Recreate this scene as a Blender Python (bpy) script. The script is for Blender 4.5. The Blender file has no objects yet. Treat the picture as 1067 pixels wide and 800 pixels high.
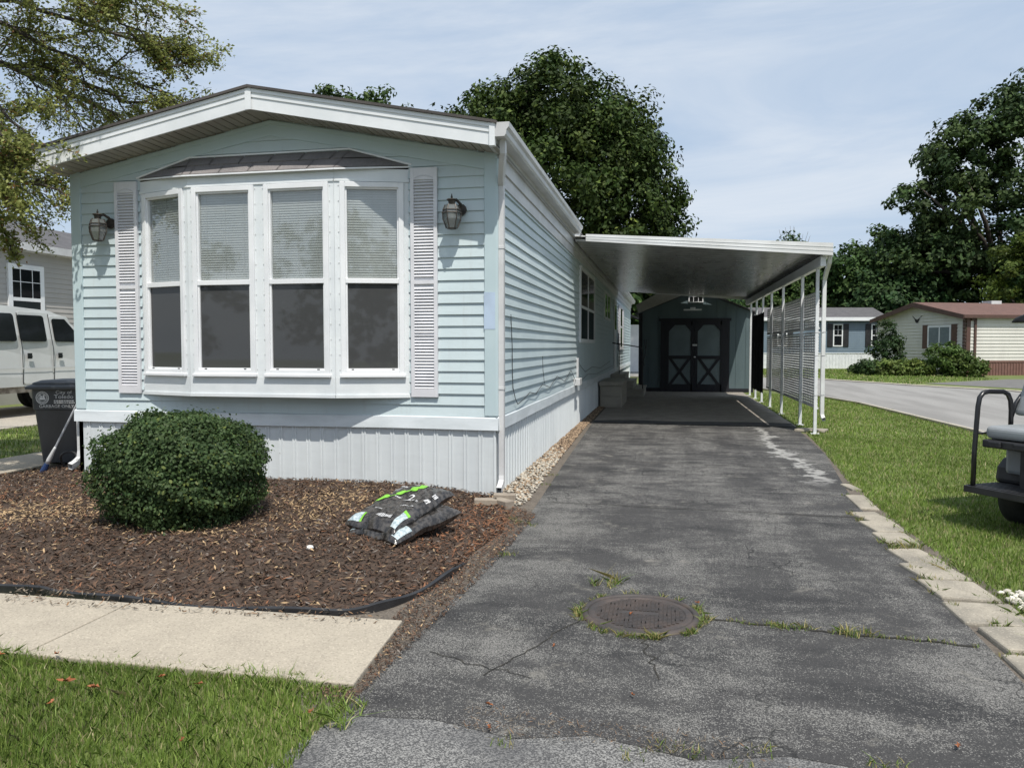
import bpy, bmesh, math, random
import numpy as np
from mathutils import Vector, Matrix, noise as mnoise
R = math.radians
random.seed(7); rng = np.random.default_rng(11)
S = bpy.context.scene
COL = S.collection

# ------------------------------------------------------------------ materials
def new_mat(name):
    m = bpy.data.materials.new(name); m.use_nodes = True
    nt = m.node_tree; b = nt.nodes.get('Principled BSDF')
    return m, nt, b
def N(nt, t, **kw):
    n = nt.nodes.new(t)
    for k, v in kw.items(): setattr(n, k, v)
    return n
def inp(n, **kw):
    for k, v in kw.items(): n.inputs[k.replace('_', ' ')].default_value = v
def rgba(c): return (c[0], c[1], c[2], 1)
def mix(nt, f, a, b, blend='MIX'):
    n = nt.nodes.new('ShaderNodeMix'); n.data_type = 'RGBA'; n.blend_type = blend
    for sock, v in ((n.inputs[0], f), (n.inputs[6], a), (n.inputs[7], b)):
        if hasattr(v, 'links'): nt.links.new(v, sock)
        elif isinstance(v, (int, float)): sock.default_value = v
        else: sock.default_value = rgba(v)
    return n.outputs[2]
def mathn(nt, op, a, b=None, clamp=False):
    n = nt.nodes.new('ShaderNodeMath'); n.operation = op; n.use_clamp = clamp
    for i, v in enumerate((a, b)):
        if v is None: continue
        if hasattr(v, 'links'): nt.links.new(v, n.inputs[i])
        else: n.inputs[i].default_value = v
    return n.outputs[0]
def mrange(nt, v, a, b, c=0, d=1):
    n = nt.nodes.new('ShaderNodeMapRange'); n.interpolation_type = 'SMOOTHSTEP'
    nt.links.new(v, n.inputs[0])
    for i, x in zip((1, 2, 3, 4), (a, b, c, d)): n.inputs[i].default_value = x
    return n.outputs[0]
def pos(nt, scale=(1, 1, 1)):
    g = nt.nodes.new('ShaderNodeNewGeometry'); mp = nt.nodes.new('ShaderNodeMapping')
    nt.links.new(g.outputs['Position'], mp.inputs['Vector']); mp.inputs['Scale'].default_value = scale
    return mp.outputs[0]
def noise(nt, vec, scale, detail=4, rough=.55, dist=0):
    n = nt.nodes.new('ShaderNodeTexNoise'); nt.links.new(vec, n.inputs['Vector'])
    n.inputs['Scale'].default_value = scale; n.inputs['Detail'].default_value = detail
    n.inputs['Roughness'].default_value = rough; n.inputs['Distortion'].default_value = dist
    return n.outputs[0]
def vor(nt, vec, scale, feature='F1', out='Distance'):
    n = nt.nodes.new('ShaderNodeTexVoronoi'); n.feature = feature; nt.links.new(vec, n.inputs['Vector'])
    n.inputs['Scale'].default_value = scale
    return n.outputs[out]
def bump(nt, b, h, strength=.3, dist=.01):
    n = nt.nodes.new('ShaderNodeBump'); nt.links.new(h, n.inputs['Height'])
    n.inputs['Strength'].default_value = strength; n.inputs['Distance'].default_value = dist
    nt.links.new(n.outputs[0], b.inputs['Normal'])
MATS = {}
def M(name, c, rough=.5, metal=0, c2=None, ns=6, bs=0, bscale=40, spec=.5, nd=5, stretch=(1, 1, 1)):
    """plain procedural surface: two own colours mixed by noise, optional fine bump"""
    if name in MATS: return MATS[name]
    m, nt, b = new_mat(name)
    inp(b, Roughness=rough, Metallic=metal); b.inputs['Specular IOR Level'].default_value = spec
    if c2 is None: c2 = tuple(x * .86 for x in c)
    p = pos(nt, stretch)
    f = mrange(nt, noise(nt, p, ns, nd), .35, .68)
    nt.links.new(mix(nt, f, c, c2), b.inputs['Base Color'])
    if bs: bump(nt, b, noise(nt, p, bscale, 3), bs, .01)
    MATS[name] = m; return m
def M_attr(name, rough=.55, trans=0.0, spec=.4):
    """own colour stored per piece in the 'tint' attribute (leaves, blades, chips, stones)"""
    m, nt, b = new_mat(name)
    a = N(nt, 'ShaderNodeAttribute', attribute_name='tint')
    nt.links.new(a.outputs['Color'], b.inputs['Base Color'])
    inp(b, Roughness=rough); b.inputs['Specular IOR Level'].default_value = spec
    if trans:
        t = N(nt, 'ShaderNodeBsdfTranslucent'); nt.links.new(a.outputs['Color'], t.inputs['Color'])
        mx = N(nt, 'ShaderNodeMixShader'); mx.inputs[0].default_value = trans
        nt.links.new(b.outputs[0], mx.inputs[1]); nt.links.new(t.outputs[0], mx.inputs[2])
        nt.links.new(mx.outputs[0], nt.nodes['Material Output'].inputs['Surface'])
    return m
def M_glass(name, tint=(.8, .85, .84), opac=0.0, body=(.02, .02, .02), refl=1.0):
    """thin window glass: fresnel mirror over a see-through (or partly opaque) sheet"""
    m, nt, b = new_mat(name); nt.nodes.remove(b)
    tr = N(nt, 'ShaderNodeBsdfTransparent'); tr.inputs[0].default_value = rgba(tint)
    df = N(nt, 'ShaderNodeBsdfDiffuse'); df.inputs[0].default_value = rgba(body)
    gl = N(nt, 'ShaderNodeBsdfGlossy'); gl.inputs['Roughness'].default_value = .03
    m1 = N(nt, 'ShaderNodeMixShader'); m1.inputs[0].default_value = opac
    nt.links.new(tr.outputs[0], m1.inputs[1]); nt.links.new(df.outputs[0], m1.inputs[2])
    fr = N(nt, 'ShaderNodeLayerWeight'); fr.inputs[0].default_value = .5
    f = mathn(nt, 'MULTIPLY', mathn(nt, 'ADD', mathn(nt, 'MULTIPLY', mathn(nt, 'POWER', fr.outputs['Facing'], 4.0), .85), .075), refl, True)
    m2 = N(nt, 'ShaderNodeMixShader'); nt.links.new(f, m2.inputs[0])
    nt.links.new(m1.outputs[0], m2.inputs[1]); nt.links.new(gl.outputs[0], m2.inputs[2])
    nt.links.new(m2.outputs[0], nt.nodes['Material Output'].inputs['Surface'])
    return m

def m_asphalt():
    m, nt, b = new_mat('sealed_asphalt'); p = pos(nt); ps = pos(nt, (.55, 1.5, 1)); pt = pos(nt, (2.4, .25, 1))
    n1 = noise(nt, p, .9, 10, .72, .8); n2 = noise(nt, ps, 2.6, 9, .75, .5); n3 = noise(nt, pt, 1.1, 6, .6)
    ws = mathn(nt, 'ADD', mathn(nt, 'ADD', mathn(nt, 'MULTIPLY', n1, .42), mathn(nt, 'MULTIPLY', n2, .36)), mathn(nt, 'MULTIPLY', n3, .22))
    w = mrange(nt, ws, .44, .60, .03, .82)
    agg = vor(nt, p, 250, 'F1', 'Color'); sep = N(nt, 'ShaderNodeSeparateColor'); nt.links.new(agg, sep.inputs[0])
    fine = noise(nt, p, 330, 2)
    stone = mix(nt, sep.outputs[1], (.07, .068, .065), (.30, .29, .268))
    seal = mix(nt, mrange(nt, fine, .4, .75), (.041, .040, .040), (.085, .082, .079))
    seal = mix(nt, mrange(nt, noise(nt, ps, 1.2, 7, .7), .48, .66, 0, .75), seal, (.024, .024, .025))
    shown = mrange(nt, mathn(nt, 'SUBTRACT', w, sep.outputs[0]), -.07, .07)
    c = mix(nt, mathn(nt, 'MULTIPLY', shown, .88), seal, stone)
    c = mix(nt, mrange(nt, noise(nt, p, 3.1, 9, .75, .3), .57, .68, 0, .55), c, (.25, .235, .205))
    # fine cracks
    dist = N(nt, 'ShaderNodeVectorMath', operation='ADD'); nt.links.new(p, dist.inputs[0])
    nn = nt.nodes.new('ShaderNodeTexNoise'); nt.links.new(p, nn.inputs['Vector']); nn.inputs['Scale'].default_value = 2.2; nn.inputs['Detail'].default_value = 5
    sc = N(nt, 'ShaderNodeVectorMath', operation='SCALE'); nt.links.new(nn.outputs[1], sc.inputs[0]); sc.inputs[3].default_value = .55
    nt.links.new(sc.outputs[0], dist.inputs[1])
    e = vor(nt, dist.outputs[0], 1.15, 'DISTANCE_TO_EDGE')
    e2 = vor(nt, dist.outputs[0], 4.5, 'DISTANCE_TO_EDGE')
    gate = mrange(nt, noise(nt, p, .55, 2), .5, .58)
    gate2 = mrange(nt, noise(nt, p, .9, 2), .56, .62)
    cr = mathn(nt, 'MULTIPLY', mrange(nt, e, .0, .011, 1, 0), gate)
    cr2 = mathn(nt, 'MULTIPLY', mrange(nt, e2, .0, .03, .8, 0), gate2)
    crk = mathn(nt, 'MAXIMUM', cr, cr2)
    c = mix(nt, mathn(nt, 'MULTIPLY', crk, .75), c, (.022, .022, .022))
    # chalky mineral stain of its own shape along the right edge
    sx = N(nt, 'ShaderNodeSeparateXYZ'); nt.links.new(p, sx.inputs[0])
    X, Y = sx.outputs[0], sx.outputs[1]
    line = mathn(nt, 'SUBTRACT', X, mathn(nt, 'ADD', mathn(nt, 'MULTIPLY', Y, -.02), 1.72))
    wob = mathn(nt, 'MULTIPLY', mathn(nt, 'SUBTRACT', noise(nt, p, 1.1, 6, .7), .5), 1.5)
    dl = mathn(nt, 'ABSOLUTE', mathn(nt, 'ADD', line, wob))
    band = mathn(nt, 'MULTIPLY', mrange(nt, dl, .03, .11, 1, 0), mathn(nt, 'MULTIPLY', mrange(nt, Y, 7.9, 8.7), mrange(nt, Y, 13.2, 14.2, 1, 0)))
    band = mathn(nt, 'MULTIPLY', band, mrange(nt, noise(nt, p, 9, 5, .7), .3, .5))
    c = mix(nt, mathn(nt, 'MULTIPLY', band, .55), c, (.52, .51, .48))
    nt.links.new(c, b.inputs['Base Color']); inp(b, Roughness=.82); b.inputs['Specular IOR Level'].default_value = .3
    h = mathn(nt, 'ADD', mathn(nt, 'MULTIPLY', sep.outputs[2], .5), mathn(nt, 'MULTIPLY', crk, -2.5))
    bump(nt, b, h, .5, .006)
    return m
def m_street():
    m, nt, b = new_mat('street_asphalt'); p = pos(nt)
    col = vor(nt, p, 210, 'F1', 'Color'); sep = N(nt, 'ShaderNodeSeparateColor'); nt.links.new(col, sep.inputs[0])
    c = mix(nt, mrange(nt, sep.outputs[0], .2, .95), (.068, .067, .066), (.29, .283, .268))
    c = mix(nt, mrange(nt, noise(nt, p, 2.2, 6, .65), .42, .62, 0, .55), c, (.06, .06, .064))
    nt.links.new(c, b.inputs['Base Color']); inp(b, Roughness=.85)
    bump(nt, b, sep.outputs[1], .6, .006); return m
def m_road():
    m, nt, b = new_mat('worn_road'); p = pos(nt); ps = pos(nt, (1, .12, 1))
    c = mix(nt, mrange(nt, noise(nt, ps, 1.6, 6), .35, .7), (.30, .29, .275), (.22, .212, .20))
    c = mix(nt, mrange(nt, noise(nt, p, 60, 2), .4, .7, 0, .4), c, (.15, .145, .14))
    nt.links.new(c, b.inputs['Base Color']); inp(b, Roughness=.9); return m
def m_concrete(name, c1, c2, sp=110):
    m, nt, b = new_mat(name); p = pos(nt)
    c = mix(nt, mrange(nt, noise(nt, p, 3.5, 7, .6), .35, .7), c1, c2)
    col = vor(nt, p, sp, 'F1', 'Color'); sep = N(nt, 'ShaderNodeSeparateColor'); nt.links.new(col, sep.inputs[0])
    c = mix(nt, mrange(nt, sep.outputs[0], .6, 1, 0, .5), c, tuple(x * .55 for x in c1))
    c = mix(nt, mrange(nt, sep.outputs[1], .8, 1, 0, .45), c, tuple(min(1, x * 1.4) for x in c1))
    nt.links.new(c, b.inputs['Base Color']); inp(b, Roughness=.9)
    bump(nt, b, sep.outputs[2], .35, .004); return m
def m_soil(name, stops, scale):
    m, nt, b = new_mat(name); p = pos(nt)
    c = mix(nt, mrange(nt, noise(nt, p, scale, 8, .65), .35, .65), stops[0], stops[1])
    c = mix(nt, mrange(nt, noise(nt, p, scale * 9, 4, .6), .45, .75), c, stops[2])
    nt.links.new(c, b.inputs['Base Color']); inp(b, Roughness=.95)
    bump(nt, b, noise(nt, p, scale * 14, 4), .6, .02); return m
def m_shingle(name, c1, c2):
    m, nt, b = new_mat(name); p = pos(nt)
    c = mix(nt, mrange(nt, noise(nt, p, 3, 6), .35, .65), c1, c2)
    c = mix(nt, mrange(nt, noise(nt, p, 130, 2), .42, .7, 0, .7), c, tuple(x * 1.6 for x in c1))
    nt.links.new(c, b.inputs['Base Color']); inp(b, Roughness=.92)
    bump(nt, b, noise(nt, p, 160, 2), .4, .004); return m
def m_siding(name, c, c2):
    m, nt, b = new_mat(name); p = pos(nt, (1.2, 1.2, .5)); pv = pos(nt, (14, 14, .7))
    k = mix(nt, mrange(nt, noise(nt, p, 1.4, 6), .35, .7), c, c2)
    k = mix(nt, mrange(nt, noise(nt, pv, 1.0, 5, .7), .52, .8, 0, .32), k, (.40, .41, .39))
    nt.links.new(k, b.inputs['Base Color']); inp(b, Roughness=.42); b.inputs['Specular IOR Level'].default_value = .45
    bump(nt, b, noise(nt, pos(nt, (1, 1, 3)), 4, 3), .12, .02); return m

SIDING = m_siding('pale_blue_siding', (.535, .618, .635), (.49, .573, .595))
SKIRT = m_siding('painted_skirting', (.655, .69, .70), (.585, .62, .635))
WHITE = M('white_trim', (.80, .81, .82), .38, c2=(.72, .735, .75), ns=3, bs=.05, bscale=8)
BAYW = M('bay_white', (.75, .78, .79), .32, c2=(.66, .695, .71), ns=2.5, bs=.18, bscale=9)
BELT = M('belt_white', (.72, .765, .79), .4, c2=(.60, .645, .665), ns=4, bs=.15, bscale=7, stretch=(.6, .6, 2))
TRIMB = M('blue_corner', (.505, .61, .632), .42, c2=(.465, .57, .597), ns=2)
LILAC = M('shutter_plastic', (.70, .70, .725), .45, c2=(.63, .63, .655), ns=5)
SOFF = M('soffit_metal', (.36, .335, .29), .5, c2=(.30, .28, .245), ns=3)
FASC = M('fascia_white', (.78, .80, .81), .33, c2=(.69, .715, .73), ns=2.2, bs=.12, bscale=6)
GUT = M('gutter_white', (.62, .62, .62), .35, c2=(.52, .52, .52), ns=3)
SHING = m_shingle('dark_shingle', (.055, .05, .048), (.085, .075, .07))
SHBAY = m_shingle('grey_shingle', (.19, .175, .17), (.145, .135, .135))
BLIND = M('blind_slat', (.55, .555, .545), .5, c2=(.50, .51, .50), ns=4)
GLASS = M_glass('window_glass', (.93, .945, .94), refl=1.25)
SCREEN = M_glass('insect_screen', (.5, .5, .5), .82, (.075, .077, .078), .6)
DARKIN = M('dark_interior', (.03, .03, .032), .8)
DKGLASS = M('dark_glass', (.012, .014, .016), .06, spec=.6)
BLACK = M('black_plastic', (.018, .018, .02), .45, c2=(.03, .03, .032), ns=8)
BLACKM = M('black_metal', (.012, .012, .014), .3, spec=.6)
BRONZE = M('aged_bronze', (.04, .035, .031), .42, .3, c2=(.085, .072, .06), ns=30)
LGLASS = M_glass('lamp_glass', (.55, .57, .56), .42, (.30, .32, .31), .9)
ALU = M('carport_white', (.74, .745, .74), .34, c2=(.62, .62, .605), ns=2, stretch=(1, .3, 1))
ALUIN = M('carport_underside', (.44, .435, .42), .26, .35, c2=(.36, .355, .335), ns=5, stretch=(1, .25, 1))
POST = M('white_post', (.74, .75, .76), .4, c2=(.64, .65, .66), ns=7)
LATT = M('lattice_white', (.68, .675, .665), .5, c2=(.56, .555, .545), ns=5)
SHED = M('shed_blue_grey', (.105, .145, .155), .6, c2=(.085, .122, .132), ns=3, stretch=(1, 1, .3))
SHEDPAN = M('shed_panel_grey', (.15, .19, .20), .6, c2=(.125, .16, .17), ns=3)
NAVY = M('shed_black_trim', (.010, .010, .016), .55)
BEIGE = M('beige_resin', (.38, .355, .30), .5, c2=(.33, .305, .26), ns=5, bs=.1)
BIN = M('bin_plastic', (.045, .048, .055), .42, c2=(.03, .032, .037), ns=4, bs=.1, stretch=(1, 1, .4))
PRINT = M('white_print', (.62, .62, .62), .6)
RUBBER = M('rubber', (.014, .014, .015), .75, c2=(.024, .023, .022), ns=20, bs=.2)
IRON = M('cast_iron', (.062, .055, .053), .62, .25, c2=(.10, .078, .068), ns=9, bs=.25, bscale=120)
BAG = M('bag_film', (.016, .0145, .014), .22, c2=(.085, .077, .07), ns=30, bs=.8, bscale=26, spec=.7, nd=9)
GREENP = M('green_markings', (.22, .55, .055), .35)
LABELW = M('label_white', (.52, .58, .59), .35, c2=(.25, .33, .36), ns=60)
BRICK = M('paver_tan', (.33, .28, .22), .9, c2=(.25, .21, .17), ns=9, bs=.4, bscale=80)
PAVER = m_concrete('paver_concrete', (.37, .33, .265), (.22, .20, .165), 150)
WALK = m_concrete('sidewalk_concrete', (.41, .36, .285), (.36, .315, .25), 130)
SLAB = m_concrete('carport_slab_concrete', (.36, .325, .28), (.26, .235, .205), 90)
KERB = m_concrete('kerb_concrete', (.42, .38, .31), (.34, .31, .26), 60)
DRIVE2 = m_concrete('neighbour_drive', (.42, .38, .32), (.36, .33, .28), 60)
ASPH = m_asphalt(); STREET = m_street(); ROAD = m_road()
LAWN = m_soil('lawn_soil', ((.10, .135, .032), (.14, .175, .045), (.12, .11, .05)), 1.2)
MULCH = m_soil('mulch_soil', ((.040, .026, .018), (.065, .042, .030), (.10, .07, .048)), 5)
DIRT = m_soil('dirt', ((.15, .125, .10), (.095, .08, .066), (.23, .195, .155)), 9)
BARK = m_soil('bark', ((.055, .044, .036), (.085, .07, .058), (.03, .025, .021)), 6)
LEAF = M_attr('leaf', .55, .38, .25); LEAFD = M_attr('leaf_dark', .6, .16, .18)
GRASS = M_attr('grass_blade', .55, .30); CHIP = M_attr('bark_chip', .85); STONE = M_attr('pebble_stone', .75)
VANP = M('van_paint', (.60, .61, .605), .25, c2=(.53, .54, .535), ns=1.5, spec=.6)
VANB = M('van_trim', (.16, .13, .105), .7, c2=(.40, .36, .31), ns=6)
GSID = m_siding('grey_house_siding', (.42, .40, .375), (.38, .365, .345))
BLSID = m_siding('blue_grey_siding', (.17, .225, .275), (.15, .20, .25))
CRSID = m_siding('cream_siding', (.64, .62, .56), (.58, .56, .51))
BROWN = M('brown_trim', (.085, .045, .036), .55, c2=(.11, .058, .045), ns=4)
BRROOF = m_shingle('brown_shingle', (.13, .072, .058), (.095, .055, .046))
GRROOF = m_shingle('slate_shingle', (.095, .092, .095), (.07, .068, .072))
PINKB = M('brown_skirt', (.20, .105, .085), .6, c2=(.16, .085, .07), ns=5)
SEATG = M('grey_vinyl', (.30, .32, .33), .42, c2=(.27, .285, .295), ns=6)
CARTG = M('cart_body_grey', (.23, .245, .255), .3)
METAL = M('brushed_metal', (.5, .5, .5), .35, .8)
BLUEP = M('blue_plastic', (.02, .045, .13), .45)
DRY = M('dry_leaf_brown', (.30, .105, .035), .7, c2=(.20, .07, .028), ns=40)

# ------------------------------------------------------------------ object helpers
def wloc(o):
    v = Vector((0, 0, 0))
    while o is not None: v += o.location; o = o.parent
    return v
class MB:
    def __init__(s): s.v = []; s.f = []
    def add(s, vs, fs):
        n = len(s.v); s.v += [tuple(p) for p in vs]; s.f += [tuple(i + n for i in f) for f in fs]
    def hexa(s, p):   # 8 corners: bottom ring 0-3, top ring 4-7
        s.add(p, [(3, 2, 1, 0), (4, 5, 6, 7), (0, 1, 5, 4), (1, 2, 6, 5), (2, 3, 7, 6), (3, 0, 4, 7)])
    def box(s, x0, x1, y0, y1, z0, z1):
        s.hexa([(x0, y0, z0), (x1, y0, z0), (x1, y1, z0), (x0, y1, z0), (x0, y0, z1), (x1, y0, z1), (x1, y1, z1), (x0, y1, z1)])
    def poly(s, p): s.add(p, [tuple(range(len(p)))])
    def extrude(s, ring, off):
        n = len(ring); off = Vector(off)
        s.add(list(ring) + [tuple(Vector(p) + off) for p in ring],
              [tuple(range(n))[::-1], tuple(range(n, 2 * n))] + [(i, (i + 1) % n, n + (i + 1) % n, n + i) for i in range(n)])
    def tube(s, path, r, n=8, cap=True):
        path = [Vector(p) for p in path]; k = len(path)
        rs = r if isinstance(r, (list, tuple)) else [r] * k
        vs = []; prev = None
        for i, p in enumerate(path):
            t = (path[min(i + 1, k - 1)] - path[max(i - 1, 0)]).normalized()
            a = prev if prev is not None else (Vector((0, 0, 1)) if abs(t.z) < .9 else Vector((1, 0, 0)))
            u = (a - t * a.dot(t)).normalized(); w = t.cross(u); prev = u
            for j in range(n):
                an = 2 * math.pi * j / n + math.pi / n
                vs.append(p + (u * math.cos(an) + w * math.sin(an)) * rs[i])
        fs = [(i * n + j, i * n + (j + 1) % n, (i + 1) * n + (j + 1) % n, (i + 1) * n + j) for i in range(k - 1) for j in range(n)]
        if cap: fs += [tuple(range(n))[::-1], tuple(range((k - 1) * n, k * n))]
        s.add(vs, fs)
    def lathe(s, prof, c, n=16, rot=0, axis='z'):
        vs = []
        for r, h in prof:
            for j in range(n):
                a = 2 * math.pi * j / n + rot
                q = (r * math.cos(a), r * math.sin(a), h)
                if axis == 'x': q = (q[2], q[0], q[1])
                if axis == 'y': q = (q[0], q[2], q[1])
                vs.append((c[0] + q[0], c[1] + q[1], c[2] + q[2]))
        k = len(prof)
        fs = [(i * n + j, i * n + (j + 1) % n, (i + 1) * n + (j + 1) % n, (i + 1) * n + j) for i in range(k - 1) for j in range(n)]
        fs += [tuple(range(n))[::-1], tuple(range((k - 1) * n, k * n))]
        s.add(vs, fs)
    def build(s, name, mat, parent=None, smooth=False, bevel=0, local=False, normals=True, seg=2):
        if name in SPLIT:
            ps = pieces(s)
            if len(ps) > 1:
                return [p.build(name, mat, parent, smooth, bevel, local, normals, seg) for p in ps][0]
        me = bpy.data.meshes.new(name)
        off = wloc(parent) if (parent and not local) else Vector((0, 0, 0))
        me.from_pydata([(p[0] - off.x, p[1] - off.y, p[2] - off.z) for p in s.v], [], s.f)
        if normals:
            bm = bmesh.new(); bm.from_mesh(me); bmesh.ops.recalc_face_normals(bm, faces=bm.faces); bm.to_mesh(me); bm.free()
        me.materials.append(mat)
        if smooth: me.shade_smooth()
        o = bpy.data.objects.new(name, me); COL.objects.link(o); o.parent = parent
        if bevel:
            b = o.modifiers.new('bevel', 'BEVEL'); b.width = bevel; b.segments = seg; b.limit_method = 'ANGLE'; b.angle_limit = R(40)
        return o
def fast(name, V, F, mat, tint=None, parent=None, local=False):
    """big uniform mesh from arrays; tint = one colour per face's vertices"""
    V = np.asarray(V, dtype=np.float32)
    if parent and not local: V = V - np.array(wloc(parent), dtype=np.float32)
    F = np.asarray(F, dtype=np.int32); n, k = F.shape
    me = bpy.data.meshes.new(name)
    me.vertices.add(len(V)); me.vertices.foreach_set('co', V.ravel())
    me.loops.add(n * k); me.loops.foreach_set('vertex_index', F.ravel())
    me.polygons.add(n); me.polygons.foreach_set('loop_start', np.arange(0, n * k, k, dtype=np.int32))
    me.update(calc_edges=True)
    if tint is not None:
        a = me.color_attributes.new('tint', 'FLOAT_COLOR', 'POINT')
        a.data.foreach_set('color', np.concatenate([tint, np.ones((len(tint), 1))], 1).astype(np.float32).ravel())
    me.materials.append(mat); me.validate()
    o = bpy.data.objects.new(name, me); COL.objects.link(o); o.parent = parent
    return o
def tag(o, label, cat, group=None):
    o['label'] = label; o['category'] = cat
    if group: o['group'] = group
    return o
def thing(name, label, cat, loc=(0, 0, 0), rz=0, group=None):
    o = bpy.data.objects.new(name, None); COL.objects.link(o); o.location = loc; o.rotation_euler = (0, 0, rz)
    o.empty_display_size = .2
    return tag(o, label, cat, group)
def structure(o): o['kind'] = 'structure'; return o
def stuff(o, label=None, cat=None):
    o['kind'] = 'stuff'
    if label: tag(o, label, cat)
    return o
SPLIT = {'corner_post', 'front_fascia', 'printed_label', 'strap', 'latch', 'shutter', 'fascia_end_cap', 'strap_wire', 'footing'}
def pieces(mb, tol=.003):
    par = list(range(len(mb.v)))
    def find(i):
        while par[i] != i: par[i] = par[par[i]]; i = par[i]
        return i
    for f in mb.f:
        for k in f[1:]: par[find(k)] = find(f[0])
    groups = {}
    for f in mb.f: groups.setdefault(find(f[0]), []).append(f)
    items = []
    for fs in groups.values():
        vs = [mb.v[i] for f in fs for i in f]
        items.append(([min(p[a] for p in vs) - tol for a in range(3)], [max(p[a] for p in vs) + tol for a in range(3)], fs))
    merged = True
    while merged:
        merged = False
        for i in range(len(items)):
            for j in range(i + 1, len(items)):
                A, B = items[i], items[j]
                if all(A[0][a] <= B[1][a] and B[0][a] <= A[1][a] for a in range(3)):
                    items[i] = ([min(A[0][a], B[0][a]) for a in range(3)], [max(A[1][a], B[1][a]) for a in range(3)], A[2] + B[2]); items.pop(j); merged = True; break
            if merged: break
    out = []
    for _, _, fs in items:
        m = MB(); ids = {}
        for f in fs:
            for i in f:
                if i not in ids: ids[i] = len(m.v); m.v.append(mb.v[i])
            m.f.append(tuple(ids[i] for i in f))
        out.append(m)
    return out
class PL:
    """wall frame: s along the wall, z up, out away from it"""
    def __init__(s, o, sd, nd): s.o = Vector(o); s.s = Vector(sd).normalized(); s.n = Vector(nd).normalized()
    def __call__(s, a, z, out=0): p = s.o + s.s * a + s.n * out; return (p.x, p.y, p.z + z)
    def box(s, mb, a0, a1, z0, z1, o0, o1):
        mb.hexa([s(a0, z0, o1), s(a1, z0, o1), s(a1, z0, o0), s(a0, z0, o0), s(a0, z1, o1), s(a1, z1, o1), s(a1, z1, o0), s(a0, z1, o0)])
def clip(poly, a, b, c):   # keep a*s+b*z<=c
    out = []
    for i in range(len(poly)):
        p, q = poly[i], poly[(i + 1) % len(poly)]
        dp, dq = a * p[0] + b * p[1] - c, a * q[0] + b * q[1] - c
        if dp <= 0: out.append(p)
        if (dp < 0 < dq) or (dq < 0 < dp):
            t = dp / (dp - dq); out.append((p[0] + t * (q[0] - p[0]), p[1] + t * (q[1] - p[1])))
    return out
def siding(mb, pl, s0, s1, z0, z1, expo, planes=(), zref=None, lip=.016, step=None, wav=0):
    zref = z0 if zref is None else zref
    k = math.floor((z0 - zref) / expo)
    while zref + k * expo < z1 - 1e-4:
        zb, zt = zref + k * expo, zref + (k + 1) * expo
        segs = [s0]
        if step:
            while segs[-1] + step < s1: segs.append(segs[-1] + step)
        segs.append(s1)
        for i in range(len(segs) - 1):
            q = [(segs[i], max(zb, z0)), (segs[i + 1], max(zb, z0)), (segs[i + 1], min(zt, z1)), (segs[i], min(zt, z1))]
            for pn in planes: q = clip(q, *pn) if q else q
            if len(q) < 3: continue
            def o(p):
                w = wav * mnoise.noise(Vector((p[0] * 1.1, p[1] * .9 + k * .31, 3.3))) if wav else 0
                return lip * (1 - (p[1] - zb) / expo) + .002 + w
            mb.poly([pl(p[0], p[1], o(p)) for p in q])
            bot = sorted([p for p in q if abs(p[1] - max(zb, z0)) < 1e-5])
            if len(bot) >= 2:
                a, b = bot[0], bot[-1]
                mb.poly([pl(a[0], a[1], o(a)), pl(b[0], b[1], o(b)), pl(b[0], b[1], -.004), pl(a[0], a[1], -.004)])
        k += 1
def ribbed(mb, pl, s0, s1, z0, z1, pitch=.145, d=.011):
    pr = []; s = s0
    while s < s1:
        pr += [(s, 0), (s + pitch * .66, 0), (s + pitch * .70, d), (s + pitch * .76, d), (s + pitch * .80, .004), (s + pitch * .86, .004), (s + pitch * .90, d), (s + pitch * .96, d)]
        s += pitch
    pr = [p for p in pr if p[0] <= s1] + [(s1, 0)]
    for a, b in zip(pr, pr[1:]):
        mb.poly([pl(a[0], z0, a[1]), pl(b[0], z0, b[1]), pl(b[0], z1, b[1]), pl(a[0], z1, a[1])])
def frame(mb, pl, s0, s1, z0, z1, w, o0, o1, wb=None):
    wb = wb or w
    pl.box(mb, s0, s0 + w, z0, z1, o0, o1); pl.box(mb, s1 - w, s1, z0, z1, o0, o1)
    pl.box(mb, s0 + w, s1 - w, z1 - w, z1, o0, o1); pl.box(mb, s0 + w, s1 - w, z0, z0 + wb, o0, o1)
def simple_window(parent, pl, s0, s1, z0, z1, w=.05, out=.03, grid=(1, 1), rail=None, mat=None, glass=None, local=False, vbars=()):
    mb = MB(); out = max(out, .042); frame(mb, pl, s0, s1, z0, z1, w, .004, out)
    if rail: pl.box(mb, s0 + w, s1 - w, rail - w * .35, rail + w * .35, .006, out * .9)
    for v in vbars: pl.box(mb, v - w * .4, v + w * .4, z0 + w, z1 - w, .006, out * .95)
    for i in range(1, grid[0]): s = s0 + (s1 - s0) * i / grid[0]; pl.box(mb, s - .008, s + .008, (rail or z0) + w * .35, z1 - w, out - .0118, out - .006)
    for j in range(1, grid[1]): z = (rail or z0) + (z1 - (rail or z0)) * j / grid[1]; pl.box(mb, s0 + w, s1 - w, z - .008, z + .008, out - .0117, out - .0058)
    fr = mb.build('window', mat or WHITE, parent, local=local)
    g = MB(); pl.box(g, s0 + w * .6, s1 - w * .6, z0 + w * .6, z1 - w * .6, out - .016, out - .012)
    g.build('pane', glass or DKGLASS, fr, local=local)
    return fr

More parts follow.
